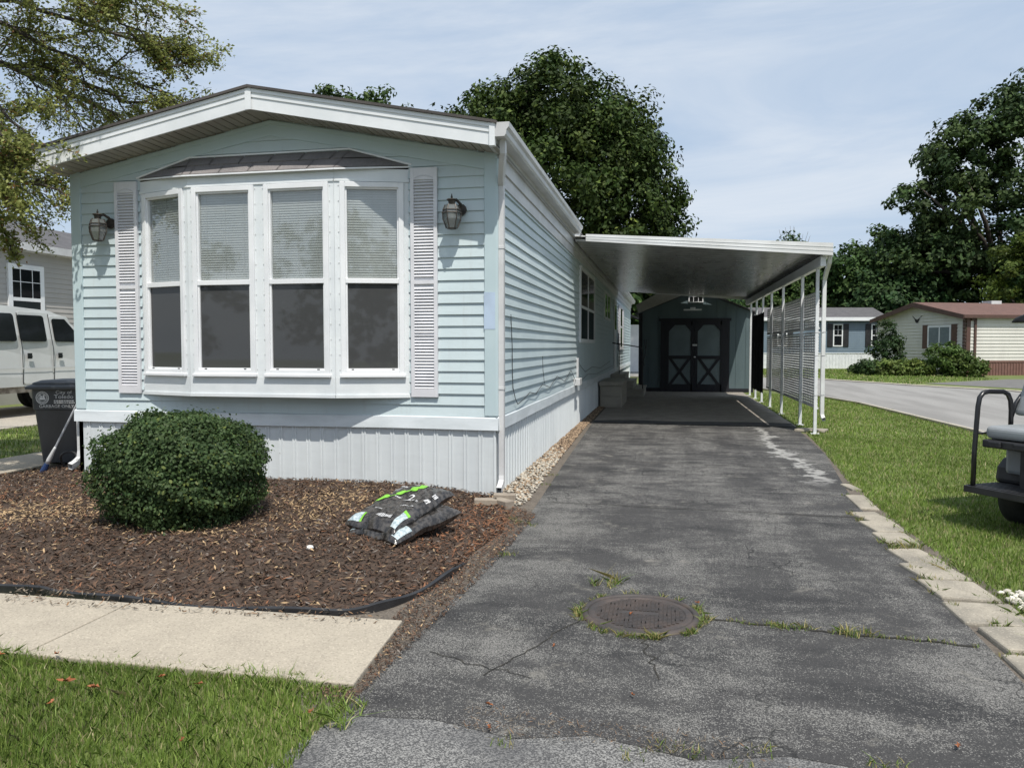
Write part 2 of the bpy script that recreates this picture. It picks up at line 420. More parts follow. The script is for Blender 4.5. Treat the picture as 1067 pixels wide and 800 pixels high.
# ------------------------------------------------------------------ text
def text_geo(txt, size):
    cu = bpy.data.curves.new('t', 'FONT'); cu.body = txt; cu.size = size; cu.align_x = 'CENTER'; cu.resolution_u = 3
    o = bpy.data.objects.new('t', cu); COL.objects.link(o)
    dg = bpy.context.evaluated_depsgraph_get(); dg.update()
    me = bpy.data.meshes.new_from_object(o.evaluated_get(dg))
    vs = [tuple(v.co) for v in me.vertices]; fs = [tuple(p.vertices) for p in me.polygons]
    bpy.data.objects.remove(o); bpy.data.curves.remove(cu); bpy.data.meshes.remove(me)
    return vs, fs

# ================================================================== GROUND
def in_poly(x, y, P):
    c = np.zeros(x.shape, bool); n = len(P)
    for i in range(n):
        (x0, y0), (x1, y1) = P[i], P[(i + 1) % n]
        m = ((y0 > y) != (y1 > y)); t = (x1 - x0) * (y - y0) / ((y1 - y0) if y1 != y0 else 1e-9) + x0
        c ^= m & (x < t)
    return c
def sheet(name, P, z, mat):
    mb = MB(); mb.poly([(x, y, z) for x, y in P]); return structure(mb.build(name, mat, normals=False))
g = MB(); g.poly([(-400, -60, 0), (400, -60, 0), (400, 500, 0), (-400, 500, 0)])
structure(g.build('ground', LAWN, normals=False))
DRIVE_L = [(-1.20, 2.66), (-1.18, 3.30), (-1.15, 3.82), (-1.13, 4.73), (-1.10, 6.13), (-1.19, 8.95), (-1.33, 14.05)]
DRIVE_R = [(2.19, 14.05), (2.02, 10.5), (1.72, 7.87), (1.56, 6.0), (1.50, 4.49), (1.46, 3.46), (1.52, 2.66), (1.1, 2.71), (.78, 2.63), (.42, 2.69), (.1, 2.60), (-.25, 2.70), (-.52, 2.62), (-.85, 2.70)]
DRV = DRIVE_L + DRIVE_R
sheet('driveway', DRV, .008, ASPH)
sheet('driveway_edge_dirt', [(-1.36, 2.66), (-1.9, 3.5), (-1.9, 3.9), (-1.35, 6.3), (-1.6, 6.6), (-1.6, 24), (-1.0, 24), (-1.0, 2.66)], .004, DIRT)
sheet('driveway_right_dirt', [(1.35, 2.6), (1.92, 2.6), (1.88, 4.6), (1.80, 6.2), (1.86, 8.2), (2.06, 10.5), (2.2, 13), (1.5, 13)], .004, DIRT)
sheet('carport_slab', [(-1.33, 14.0), (2.22, 14.0), (2.26, 24.2), (-1.40, 24.2)], .012, SLAB)
sheet('carport_apron', [(-1.32, 13.95), (-.3, 14.02), (.6, 13.92), (1.5, 14.05), (2.18, 13.9), (2.2, 14.55), (1.4, 14.65), (.2, 14.5), (-.6, 14.62), (-1.33, 14.45)], .016, M('apron_asphalt', (.05, .05, .053), .85, c2=(.085, .083, .08), ns=14, bs=.4, bscale=120))
sheet('street', [(-1.18, 2.74), (-1.0, 2.76), (.0, 2.76), (.8, 2.80), (1.6, 2.80), (3.0, 2.75), (12, 2.4), (12, -6), (-14, -6), (-14, 1.3), (-3, 1.75), (-1.50, 1.85), (-1.30, 2.2), (-1.25, 2.5)], .006, STREET)
def slab(name, x0, x1, y0, y1, z, mat):
    mb = MB(); mb.box(x0, x1, y0, y1, -.05, z); return mb.build(name, mat, bevel=.008)
# front sidewalk: separate poured slabs
xs = [-9.3, -7.6, -6.0, -4.4, -2.80, -1.29]
for a, b in zip(xs, xs[1:]):
    mb = MB(); e = .006
    if b == -1.29: mb.extrude([(a + e, 2.87, -.05), (-1.235, 2.87, -.05), (-1.285, 3.60, -.05), (a + e, 3.57, -.05)], (0, 0, .085))
    else: mb.extrude([(a + e, 2.87, -.05), (b - e, 2.87, -.05), (b - e, 3.57, -.05), (a + e, 3.57, -.05)], (0, 0, .083))
    structure(mb.build('sidewalk', WALK, bevel=.006))
structure(slab('path', -8.0, -7.06, 3.6, 14.5, .03, WALK))
structure(slab('neighbour_driveway', -14.6, -10.9, 4.0, 30, .03, DRIVE2))
# road with kerbs, bending away to the left
RN = [(5.15, -6), (5.15, 12.4), (5.03, 14.3), (4.72, 20), (4.29, 22.2), (3.5, 25), (1.9, 29.5), (-1, 35), (-6, 41)]
RF = [(10.9, -6), (11.3, 18), (11.1, 23), (10.47, 26.4), (8.55, 29.6), (6.5, 34), (3.4, 39.5), (-2, 47)]
sheet('road', RN + RF[::-1], .005, ROAD)
def kerb(pts, w):
    mb = MB()
    for (a, b) in zip(pts, pts[1:]):
        a, b = Vector((*a, 0)), Vector((*b, 0)); n = Vector((-(b - a).y, (b - a).x, 0)).normalized() * w
        mb.hexa([a - Vector((0, 0, .05)), b - Vector((0, 0, .05)), b + n - Vector((0, 0, .05)), a + n - Vector((0, 0, .05)), a + Vector((0, 0, .035)), b + Vector((0, 0, .035)), b + n + Vector((0, 0, .05)), a + n + Vector((0, 0, .05))])
    structure(mb.build('kerb', KERB))
kerb(RN, .16); kerb(RF, -.18)
sheet('house_drive', [(9.6, 31.6), (11.6, 28.2), (24, 33), (23, 38.6), (14.2, 36.2)], .007, M('old_drive', (.16, .155, .145), .9, c2=(.12, .115, .11), ns=3))

# ------------------------------------------------------------------ cracks
def ribbon(mb, pts, w, z):
    for (a, b) in zip(pts, pts[1:]):
        dx, dy = b[0] - a[0], b[1] - a[1]; l = math.hypot(dx, dy); nx, ny = -dy / l * w, dx / l * w
        mb.poly([(a[0] - nx, a[1] - ny, z), (b[0] - nx, b[1] - ny, z), (b[0] + nx, b[1] + ny, z), (a[0] + nx, a[1] + ny, z)])
CRK = M('crack_dirt', (.022, .021, .018), .95, c2=(.05, .045, .035), ns=20)
def jag(a, b, n, amp, seed):
    r = random.Random(seed); out = []
    for i in range(n + 1):
        t = i / n; j = amp * (r.random() - .5) * (0 if i in (0, n) else 1)
        out.append((a[0] + (b[0] - a[0]) * t + j, a[1] + (b[1] - a[1]) * t + j * .6 + amp * .3 * math.sin(t * 9)))
    return out
CR1 = jag((.18, 3.99), (1.42, 3.86), 26, .035, 3)
mb = MB(); ribbon(mb, CR1, .009, .0115)
ribbon(mb, jag((-1.0, 6.75), (1.55, 6.62), 34, .03, 4), .006, .0125)
ribbon(mb, jag((-1.1, 9.4), (1.9, 9.2), 30, .04, 5), .006, .0120)
ribbon(mb, jag((-.42, 3.85), (-.75, 3.1), 14, .04, 6), .003, .0118)
ribbon(mb, jag((-.1, 3.68), (-.02, 3.2), 12, .05, 8), .0028, .0117)
ribbon(mb, jag((-.55, 3.12), (-1.05, 3.3), 12, .04, 9), .0026, .0119)
structure(mb.build('driveway_crack', CRK, normals=False))

# ------------------------------------------------------------------ pavers
pv = [(1.80, 8.05, .10, .30), (1.72, 7.28, .17, .62), (1.655, 6.66, .22, .34), (1.65, 6.30, .25, .34), (1.625, 5.93, .25, .33), (1.63, 5.46, .26, .34), (1.62, 5.09, .27, .34), (1.63, 4.71, .29, .34), (1.66, 4.33, .33, .34), (1.66, 3.96, .33, .32), (1.66, 3.60, .33, .33), (1.66, 3.24, .33, .32), (1.66, 2.89, .33, .32)]
names = ['farthest and narrowest', 'second farthest, long and thin', 'third farthest', 'fourth farthest', 'fifth from the far end of the row', 'sixth from the far end, after a weedy gap', 'seventh from the far end of the row', 'eighth from the far end of the row', 'ninth from the far end, by the white gravel', 'tenth from the far end of the row', 'eleventh from the far end of the row', 'second nearest to the street', 'nearest to the street']
for i, (x, y, w, l) in enumerate(pv):
    mb = MB(); a = R(random.uniform(-6, 6) + 5); c, s_ = math.cos(a), math.sin(a); z = .028 + random.uniform(-.006, .006)
    q = [(-w / 2, -l / 2), (w / 2, -l / 2), (w / 2, l / 2), (-w / 2, l / 2)]
    q = [(px + random.uniform(-.026, .026), py + random.uniform(-.016, .012)) for px, py in q]
    mb.extrude([(px * c - py * s_, px * s_ + py * c, -.04) for px, py in q], (0, 0, .04 + z))
    o = mb.build('paver', PAVER, bevel=.012); o.location = (x, y, 0)
    tag(o, 'tan concrete paver edging the driveway, ' + names[i], 'paver', 'concrete pavers along the right driveway edge')

# ------------------------------------------------------------------ manhole
mh = thing('manhole', 'round rusty cast iron manhole cover set in the asphalt driveway', 'manhole cover', (-.125, 3.985, .008))
mb = MB(); mb.lathe([(.27, .006), (.272, .016), (.285, .018), (.30, .014), (.306, .0)], (-.125, 3.985, .008), 64)
mb.f = [f for f in mb.f if len(f) == 4]
mb.build('frame', IRON, mh, smooth=True)
mb = MB(); mb.lathe([(.268, .0), (.268, .010), (.255, .013), (.235, .013), (.228, .008)], (-.125, 3.985, .008), 64)
for k in range(-11, 12):
    for j in range(-11, 12):
        x, y = k * .021, j * .021
        if x * x + y * y < .222 ** 2 and not (abs(x) < .10 and abs(y) < .026): mb.box(-.125 + x - .0075, -.125 + x + .0075, 3.985 + y - .0075, 3.985 + y + .0075, .0155, .0225)
mb.box(-.125 - .10, -.125 + .10, 3.985 - .022, 3.985 + .022, .0155, .0195)
lid = mb.build('lid', IRON, mh)
mb = MB()
for k in range(9):
    for rr in (.13, .195):
        a = k * 2 * math.pi / 9 + (.35 if rr > .15 else 0); x, y = rr * math.cos(a) - .125, rr * math.sin(a) + 3.985
        mb.box(x - .013, x + .013, y - .009, y + .009, .0157, .0215)
mb.build('vent_hole', M('hole_black', (.004, .004, .004), .9), lid)

# ================================================================== MULCH BED
EDGE = [(-9.2, 3.63), (-5.5, 3.64), (-3.72, 3.66), (-3.34, 3.665), (-2.94, 3.62), (-2.44, 3.59), (-1.92, 3.62), (-1.62, 3.70), (-1.46, 3.82), (-1.34, 4.12), (-1.27, 4.5), (-1.28, 4.95)]
BED = EDGE + [(-1.20, 5.6), (-1.28, 6.25), (-1.46, 6.62), (-1.54, 6.96), (-6.05, 6.96), (-6.1, 7.9), (-7.02, 7.9), (-7.03, 5.2), (-9.2, 5.0)]
def d_edge(x, y):
    d = np.full(np.shape(x), 9.0)
    for a, b in zip(BED, BED[1:] + BED[:1]):
        if (a[1] > 6.9 and b[1] > 6.9): continue
        a, b = np.array(a), np.array(b); ab = b - a
        t = np.clip(((x - a[0]) * ab[0] + (y - a[1]) * ab[1]) / (ab @ ab), 0, 1)
        d = np.minimum(d, np.hypot(x - a[0] - t * ab[0], y - a[1] - t * ab[1]))
    return d
def mulch_z(x, y):
    d = np.clip(d_edge(x, y) / .9, 0, 1); d = d * d * (3 - 2 * d)
    return .02 + .075 * d + .012 * np.sin(x * 3.1 + 1) * np.sin(y * 2.7)
nx, ny = 170, 100
gx, gy = np.meshgrid(np.linspace(-9.2, -1.15, nx), np.linspace(3.5, 7.9, ny), indexing='ij')
gz = mulch_z(gx, gy) + rng.normal(0, .006, gx.shape)
ins = in_poly(gx, gy, BED)
V = np.stack([gx, gy, gz], -1).reshape(-1, 3); idx = np.arange(nx * ny).reshape(nx, ny)
q = np.stack([idx[:-1, :-1], idx[1:, :-1], idx[1:, 1:], idx[:-1, 1:]], -1).reshape(-1, 4)
ok = ins.reshape(-1)[q].all(1)
o = fast('mulch_bed', V, q[ok], MULCH); structure(o)
# ragged fringe sheet that closes the bed out to its edge
sheet('mulch_fringe', BED, .0125, MULCH)
def chips(n, P, zf, lr, wr, colfn, bb):
    x = rng.uniform(bb[0], bb[1], n * 3); y = rng.uniform(bb[2], bb[3], n * 3)
    k = in_poly(x, y, P); x, y = x[k][:n], y[k][:n]; n = len(x)
    z = zf(x, y) + rng.uniform(.0, .016, n)
    a = rng.uniform(0, 2 * np.pi, n); L = rng.uniform(*lr, n) / 2; W = rng.uniform(*wr, n) / 2
    tl = rng.normal(0, .35, n); tw = rng.normal(0, .45, n)
    u = np.stack([np.cos(a) * np.cos(tl), np.sin(a) * np.cos(tl), np.sin(tl)], -1)
    w = np.stack([-np.sin(a) * np.cos(tw), np.cos(a) * np.cos(tw), np.sin(tw)], -1)
    c = np.stack([x, y, z + .004], -1)
    V = np.stack([c - u * L[:, None] - w * W[:, None] * .5, c - u * L[:, None] * .2 - w * W[:, None], c + u * L[:, None], c + u * L[:, None] * .1 + w * W[:, None]], 1).reshape(-1, 3)
    F = np.arange(4 * n).reshape(n, 4)
    return V, F, np.repeat(colfn(x, y, n), 4, 0)
def mulch_col(x, y, n):
    dark = np.array([.056, .032, .020]); mid = np.array([.115, .067, .042]); tan = np.array([.36, .25, .14]); red = np.array([.20, .090, .045]); grey = np.array([.16, .135, .115])
    zone = np.exp(-(((x + 4.9) / .55) ** 2 + ((y - 5.2) / .5) ** 2)) * .75 + np.exp(-(((x + 2.75) / .35) ** 2 + ((y - 5.9) / .7) ** 2)) * .62 + np.exp(-(((x + 3.6) / .6) ** 2 + ((y - 4.95) / .25) ** 2)) * .5
    zr = np.exp(-(((x + 1.45) / .28) ** 2 + ((y - 5.7) / .8) ** 2)) * .6 + np.exp(-(((x + 5.6) / .7) ** 2 + ((y - 5.6) / .4) ** 2)) * .25 + np.exp(-((d_edge(x, y)) / .08) ** 2) * .25
    r = rng.random(n); c = np.where((r < .45)[:, None], dark, mid)
    c = np.where((r > .90)[:, None], grey, c)
    r2 = rng.random(n); c = np.where((r2 < zone + .075)[:, None], tan, c)
    r3 = rng.random(n); c = np.where((r3 < zr + .02)[:, None], red, c)
    return c * rng.uniform(.6, 1.35, (n, 1))
V, F, T = chips(42000, BED, mulch_z, (.018, .065), (.006, .016), mulch_col, (-7.6, -1.15, 3.5, 7.5))
stuff(fast('bark_mulch', V, F, CHIP, T), 'dark brown shredded bark mulch covering the front bed', 'mulch')
# spill of debris along the sidewalk end and driveway edge
DEB = [(-1.36, 2.75), (-1.19, 2.75), (-1.10, 4.0), (-1.06, 5.0), (-1.04, 6.2), (-1.3, 6.5), (-1.32, 5), (-1.36, 3.9)]
deb_col = lambda x, y, n: np.where(rng.random((n, 1)) < .3, np.array([.20, .115, .06]), np.array([.17, .14, .105])) * rng.uniform(.4, 1.4, (n, 1))
V, F, T = chips(6500, DEB, lambda x, y: np.full(x.shape, .010), (.008, .034), (.003, .010), mulch_col, (-1.4, -1.0, 2.7, 6.6))
V2, F2, T2 = chips(700, [(-.75, 2.62), (.45, 2.60), (.25, 2.76), (-.75, 2.82)], lambda x, y: np.full(x.shape, .009), (.008, .035), (.0015, .004), deb_col, (-.8, .8, 2.5, 2.9))
V3, F3, T3 = chips(500, [(-3.6, 3.42), (-1.4, 3.5), (-1.4, 3.66), (-3.6, 3.66)], lambda x, y: np.full(x.shape, .035), (.012, .05), (.004, .012), deb_col, (-3.6, -1.3, 3.4, 3.7))
V = np.concatenate([V, V2, V3]); F = np.concatenate([F, F2 + len(F) * 4, F3 + (len(F) + len(F2)) * 4]); T = np.concatenate([T, T2, T3])
stuff(fast('plant_debris', V, F, CHIP, T), 'loose brown plant debris scattered beside the asphalt', 'debris')
# black plastic edging
mb = MB(); pts = [Vector((*p, 0)) for p in EDGE]
def cr(P, t):
    i = min(int(t), len(P) - 2); f = t - i
    p0, p1, p2, p3 = P[max(i - 1, 0)], P[i], P[i + 1], P[min(i + 2, len(P) - 1)]
    return .5 * ((2 * p1) + (p2 - p0) * f + (2 * p0 - 5 * p1 + 4 * p2 - p3) * f * f + (3 * p1 - p0 - 3 * p2 + p3) * f ** 3)
sm = [cr(pts, i * (len(pts) - 1) / 120) for i in range(121)]
ring = []
for i, p in enumerate(sm):
    t = (sm[min(i + 1, 120)] - sm[max(i - 1, 0)]).normalized(); n = Vector((t.y, -t.x, 0))
    h = .040 + .009 * math.sin(i * .31) + (-.045 * max(0, (i - 108) / 12))
    ring.append([p + n * .012, p + n * .014 + Vector((0, 0, h)), p - n * .0 + Vector((0, 0, h + .007)), p - n * .012 + Vector((0, 0, h)), p - n * .012])
for a, b in zip(ring, ring[1:]):
    for k in range(4): mb.poly([a[k], b[k], b[k + 1], a[k + 1]])
tag(mb.build('garden_edging', BLACK, smooth=True, normals=False), 'black plastic edging strip curving along the front of the mulch bed', 'edging')

# pebble strip beside the house
def stones(n, xf, yr, sz, cols):
    t = (1 + 5 ** .5) / 2
    ico = np.array([(-1, t, 0), (1, t, 0), (-1, -t, 0), (1, -t, 0), (0, -1, t), (0, 1, t), (0, -1, -t), (0, 1, -t), (t, 0, -1), (t, 0, 1), (-t, 0, -1), (-t, 0, 1)]) / 1.9
    fi = np.array([(0, 11, 5), (0, 5, 1), (0, 1, 7), (0, 7, 10), (0, 10, 11), (1, 5, 9), (5, 11, 4), (11, 10, 2), (10, 7, 6), (7, 1, 8), (3, 9, 4), (3, 4, 2), (3, 2, 6), (3, 6, 8), (3, 8, 9), (4, 9, 5), (2, 4, 11), (6, 2, 10), (8, 6, 7), (9, 8, 1)])
    y = rng.uniform(*yr, n); lo, hi = xf(y); x = lo + (hi - lo) * rng.random(n)
    s = rng.uniform(*sz, (n, 1, 1)) * rng.uniform(.6, 1.2, (n, 1, 3)); s[:, :, 2] *= .7
    V = ico[None] * s * rng.uniform(.85, 1.15, (n, 12, 3))
    a = rng.uniform(0, 6.28, n); ca, sa = np.cos(a)[:, None], np.sin(a)[:, None]
    V = np.stack([V[..., 0] * ca - V[..., 1] * sa + x[:, None], V[..., 0] * sa + V[..., 1] * ca + y[:, None], V[..., 2] + .012 + rng.uniform(0, .012, (n, 1))], -1).reshape(-1, 3)
    F = (fi[None] + 12 * np.arange(n)[:, None, None]).reshape(-1, 3)
    T = np.repeat(cols(x, y, n), 12, 0)
    return V, F, T
def peb_col(x, y, n):
    w = np.array([.46, .42, .35]); t_ = np.array([.36, .26, .17]); b_ = np.array([.16, .11, .075])
    p = np.clip((y - 9.0) / 2.5, 0, .75)
    r = rng.random(n); c = np.where((r < p * .6)[:, None], b_, np.where((r < p + .30)[:, None], t_, w))
    return c * rng.uniform(.65, 1.2, (n, 1))
def pxf(y): return np.full(y.shape, -1.545), np.interp(y, [6.3, 6.9, 9, 13, 20], [-1.24, -1.22, -1.28, -1.37, -1.42])
V, F, T = stones(4200, pxf, (6.55, 19), (.009, .021), peb_col)
V2, F2, T2 = stones(160, lambda y: (np.full(y.shape, 1.84), np.full(y.shape, 2.0)), (4.05, 4.75), (.012, .024), lambda x, y, n: np.array([[.62, .58, .5]]) * rng.uniform(.6, 1.2, (n, 1)))
stuff(fast('pebbles', np.concatenate([V, V2]), np.concatenate([F, F2 + len(V)]), STONE, np.concatenate([T, T2])), 'white and brown pebbles in a narrow strip between house skirting and driveway', 'pebbles')
mb = MB(); mb.lathe([(.004, -.012), (.022, -.008), (.028, .0), (.020, .012), (.004, .015)], (-2.25, 4.55, .105), 9)
tag(mb.build('white_stone', M('white_rock', (.75, .74, .7), .7), smooth=True), 'single white stone lying on the dark mulch before the bags', 'stone')
for (x, y, a, lab) in ((-1.545, 6.50, 12, 'flat tan brick below the downspout, nearest to the mulch'), (-1.39, 6.50, -40, 'flat tan brick below the downspout, nearest to the driveway'), (-1.43, 6.75, 8, 'flat tan brick right under the downspout outlet')):
    mb = MB(); mb.box(-.10, .10, -.05, .05, -.02, .05); o = mb.build('brick', BRICK, bevel=.006); o.location = (x, y, .02); o.rotation_euler = (0, 0, R(a))
    tag(o, lab, 'brick', 'bricks at the house corner')

# ================================================================== GRASS
def blades(n, P, bb, h, w, cols, z0=0.0, lean=.5):
    x = rng.uniform(bb[0], bb[1], n * 4); y = rng.uniform(bb[2], bb[3], n * 4)
    k = in_poly(x, y, P); x, y = x[k][:n], y[k][:n]; n = len(x)
    a = rng.uniform(0, 6.28, n); H = rng.uniform(h * .5, h * 1.2, n) * (1 + .28 * np.sin(x * 7.3 + 1.1 * np.sin(y * 5)) * np.sin(y * 8.1 + x * 2)); W = rng.uniform(w * .7, w * 1.3, n) / 2
    b = rng.uniform(0, 6.28, n); ln = np.abs(rng.normal(0, lean, n)) * H
    u = np.stack([np.cos(a) * W, np.sin(a) * W, 0 * W], -1); d = np.stack([np.cos(b) * ln, np.sin(b) * ln, H], -1)
    c = np.stack([x, y, np.full(n, z0)], -1)
    m_ = c + d * np.array([.35, .35, .6])
    V = np.stack([c - u, c + u, m_ + u * .8, c + d, m_ - u * .8], 1).reshape(-1, 3)
    F = np.arange(5 * n).reshape(n, 5)
    t = cols(x, y, n); T = np.repeat(t, 5, 0)
    return V, F, T
def gcol(x, y, n):
    g1, g2, st = np.array([.155, .235, .045]), np.array([.235, .315, .070]), np.array([.40, .36, .19])
    r = rng.random(n); c = np.where((r < .6)[:, None], g1, g2); c = np.where((r > .88)[:, None], st, c)
    pn = np.sin(x * 2.1 + y * 1.3) * np.sin(x * .9 - y * 1.9 + 2) * .16 + 1
    return c * rng.uniform(.7, 1.3, (n, 1)) * pn[:, None]
parts = []
FG = [(-4.2, 2.86), (-1.30, 2.86), (-1.20, 2.74), (-1.23, 2.5), (-1.19, 2.2), (-1.36, 1.9), (-3, 1.75), (-4.2, 1.6)]
parts.append(blades(34000, FG, (-3.6, -1.15, 1.8, 2.9), .044, .0040, gcol))
parts.append(blades(2600, [(-4, 2.82), (-1.25, 2.82), (-1.25, 2.92), (-4, 2.90)], (-3.6, -1.2, 2.8, 2.93), .046, .0040, gcol, lean=.9))
LAWNR = [(1.86, 2.6), (1.84, 4.0), (1.80, 5.0), (1.80, 6.4), (1.80, 7.6), (1.86, 8.6), (2.05, 10.8), (2.20, 13), (2.36, 24), (3.9, 23.4), (4.70, 19.9), (5.0, 14.3), (5.12, 12.3), (5.12, 2.6)]
parts.append(blades(36000, LAWNR, (1.78, 4.0, 3.8, 7.5), .038, .0052, gcol))
parts.append(blades(34000, LAWNR, (1.78, 5.1, 7.5, 12.5), .038, .0072, gcol))
parts.append(blades(20000, LAWNR, (2.1, 5.1, 12.5, 24), .042, .012, gcol))
parts.append(blades(9000, [(-10.9, 6), (-8.02, 6), (-8.02, 14), (-10.9, 14)], (-10.9, -8, 6, 14), .055, .010, gcol))
parts.append(blades(2500, [(-7.0, 8.1), (-6.1, 8.1), (-6.1, 14), (-7.0, 14)], (-7, -6.1, 8.1, 14), .055, .010, gcol))
parts.append(blades(9000, [(4.1, 36), (6.9, 34), (8.7, 30), (9.6, 31.8), (13.8, 36.0), (11.5, 44), (11, 50), (3, 49)], (3, 14, 30, 50), .08, .035, gcol))
# weeds: round the manhole, along the crack, in the paver gaps and by the posts
def tufts(cent, n, h, w, spread, cols=gcol):
    out = []
    for (x, y) in cent:
        P = [(x - spread, y - spread), (x + spread, y - spread), (x + spread, y + spread), (x - spread, y + spread)]
        out.append(blades(n, P, (x - spread, x + spread, y - spread, y + spread), h, w, cols, .008, 1.3))
    return out
wc = []
for k in range(64):
    a = random.uniform(-2.9, 6.28 - 2.9)
    if random.random() < .8 or -1.9 < a < 0.4: wc.append((-.125 + .325 * math.cos(a), 3.985 + .325 * math.sin(a)))
weed = lambda x, y, n: np.where(rng.random((n, 1)) < .55, np.array([.15, .22, .05]), np.array([.34, .30, .12])) * rng.uniform(.6, 1.3, (n, 1))
WP = tufts(wc, 14, .026, .005, .02, weed)
WP += tufts([CR1[i] for i in (7, 8, 9, 10, 14, 15, 16)], 26, .035, .005, .035, weed) + tufts([p for p in CR1 if random.random() < .7], 10, .02, .004, .02, weed)
WP += tufts([(-.30, 4.42), (-.27, 4.5), (-.40, 4.44)], 22, .06, .005, .03, weed)
WP += tufts([(1.50 + .02 * random.random(), y) for y in np.linspace(3.3, 7.2, 18) if random.random() < .75], 24, .04, .005, .035, weed)
WP += tufts([(x + .12, y + random.uniform(-.1, .1)) for x, y, w_, l_ in pv if y > 3.4] + [(x + w_ * .5, y - .17) for x, y, w_, l_ in pv], 34, .042, .0045, .06, gcol)
WP += tufts([(x + random.uniform(-.08, .08), y + l_ / 2) for x, y, w_, l_ in pv if random.random() < .7], 22, .03, .0045, .04, weed)
WP += tufts([(1.62, 5.68), (1.55, 5.70), (1.70, 5.68), (1.62, 4.15)], 30, .045, .005, .045, weed)
WP += tufts([(x, 2.64 + random.uniform(-.06, .06)) for x in (-.55, -.1, .0, .1, .25, .32, .7, .75, 1.1)], 22, .022, .004, .045, weed)
WP += tufts([(-1.22, 6.0), (-1.12, 5.9), (-1.03, 5.85), (-1.18, 7.6), (-1.2, 8.2), (-1.02, 5.0), (-1.06, 4.95)], 26, .03, .004, .05, weed)
WP += tufts([(-1.2 + .03 * random.random(), 2.72), (-1.18, 2.6)], 60, .05, .005, .05)
nv = 0; VV, FF, TT = [], [], []
for V, F, T in parts: VV.append(V); FF.append(F + nv); TT.append(T); nv += len(V)
stuff(fast('grass', np.concatenate(VV), np.concatenate(FF), GRASS, np.concatenate(TT)), 'short green lawn grass on both sides of the driveway', 'grass')
nv = 0; VV, FF, TT = [], [], []
for V, F, T in WP: VV.append(V); FF.append(F + nv); TT.append(T); nv += len(V)
stuff(fast('weeds', np.concatenate(VV), np.concatenate(FF), GRASS, np.concatenate(TT)), 'small weeds growing from cracks around the manhole and pavers', 'weeds')

# fallen leaves
def dry(x, y, z, a, s, lab, group):
    pts = []; r = random.Random(int(x * 1000) + int(y * 77))
    lob = [(-1, 0), (-.5, .28), (-.25, .12), (.1, .48), (.25, .15), (.6, .35), (1, 0), (.6, -.3), (.3, -.14), (.05, -.5), (-.25, -.12), (-.5, -.3)]
    c, n_ = math.cos(a), math.sin(a)
    mb = MB(); P = []
    for u, v in lob:
        u *= s; v *= s * r.uniform(.8, 1.2); P.append((u * c - v * n_, u * n_ + v * c, .012 * r.random() + .25 * abs(v)))
    mb.add([(0, 0, 0)] + P, [(0, i + 1, (i + 1) % 12 + 1) for i in range(12)])
    o = mb.build('dry_leaf', DRY, normals=False); o.location = (x, y, z)
    tag(o, lab, 'leaf', group)
dry(-2.36, 2.62, .055, .1, .045, 'largest curled orange brown leaf lying on the front grass', 'dry leaves')
for x, y in ((-2.86, 2.80), (-2.62, 2.86), (-2.22, 2.60), (-2.28, 2.45), (-2.52, 2.33), (-2.02, 2.74), (-1.83, 2.71), (-1.62, 2.30), (-1.28, 2.58)):
    dry(x, y, .05, random.uniform(0, 6), random.uniform(.018, .028), 'small brown dry leaf on the front grass', 'small dry leaves on the front grass')
for x, y in ((-.66, 2.83), (-.12, 3.02), (-.5, 3.45), (-.17, 3.96), (1.0, 2.85), (.17, 4.20), (-.62, 2.66)):
    dry(x, y, .02, random.uniform(0, 6), random.uniform(.016, .026), 'small orange dry leaf on the driveway asphalt', 'small dry leaves on the driveway')

# ================================================================== MOBILE HOME
XL, XR, YF, YB = -6.03, -1.556, 6.967, 33.0; XC = (XL + XR) / 2
SL = .195                                      # roof slope
FY = YF - .40                                  # gable fascia plane
EZ = 3.335                                     # roof top height at the eave, X = XR + .08
def rz(x, off=0): return EZ + SL * (XR + .08 - XC) - SL * abs(x - XC) - off
home = thing('mobile_home', 'pale blue single wide mobile home with white bay window and shutters beside the driveway', 'mobile home', (XC, YF, 0))
PF = PL((0, YF, 0), (1, 0, 0), (0, -1, 0)); PS = PL((XR, 0, 0), (0, 1, 0), (1, 0, 0)); PLW = PL((XL, 0, 0), (0, -1, 0), (-1, 0, 0)); PB = PL((0, YB, 0), (-1, 0, 0), (0, 1, 0))
EXP = .106; ZB = .745
topl = lambda off: [(-SL, 1, rz(XC, off) - SL * XC), (SL, 1, rz(XC, off) + SL * XC)]
BX0, BX1, BZ0, BZ1 = -5.235, -2.395, .93, 3.10
mb = MB(); tp = topl(.16)
siding(mb, PF, XL, BX0, ZB, 4, EXP, tp, ZB, step=.2, wav=.003); siding(mb, PF, BX1, XR, ZB, 4, EXP, tp, ZB, step=.2, wav=.003)
siding(mb, PF, BX0, BX1, ZB, BZ0, EXP, tp, ZB); siding(mb, PF, BX0, BX1, BZ1, 4, EXP, tp, ZB)
mb.build('front_wall', SIDING, home, normals=False)
mb = MB(); siding(mb, PS, YF, YB, ZB, 3.25, EXP, (), ZB, step=.45, wav=.006, lip=.018)
mb.build('side_wall', SIDING, home, normals=False)
mb = MB(); PLW.box(mb, -YB, -YF, .0, 3.2, -.05, 0); PB.box(mb, -XR + .01, -XL - .01, 0, 3.2, -.05, 0)
mb.extrude([(XL, YB, 3.2), (XR, YB, 3.2), (XC, YB, 3.62)], (0, -.05, 0))
mb.build('rear_wall', SIDING, home)
mb = MB(); mb.box(XL + .1, XR - .1, 8.2, 8.25, .7, 3.1); mb.box(XL + .05, XR - .05, YF + .05, YB - .1, .62, .66)
mb.build('dark_room_backing', DARKIN, home)  # near-black backing and floor: the room's shade is put into the colour
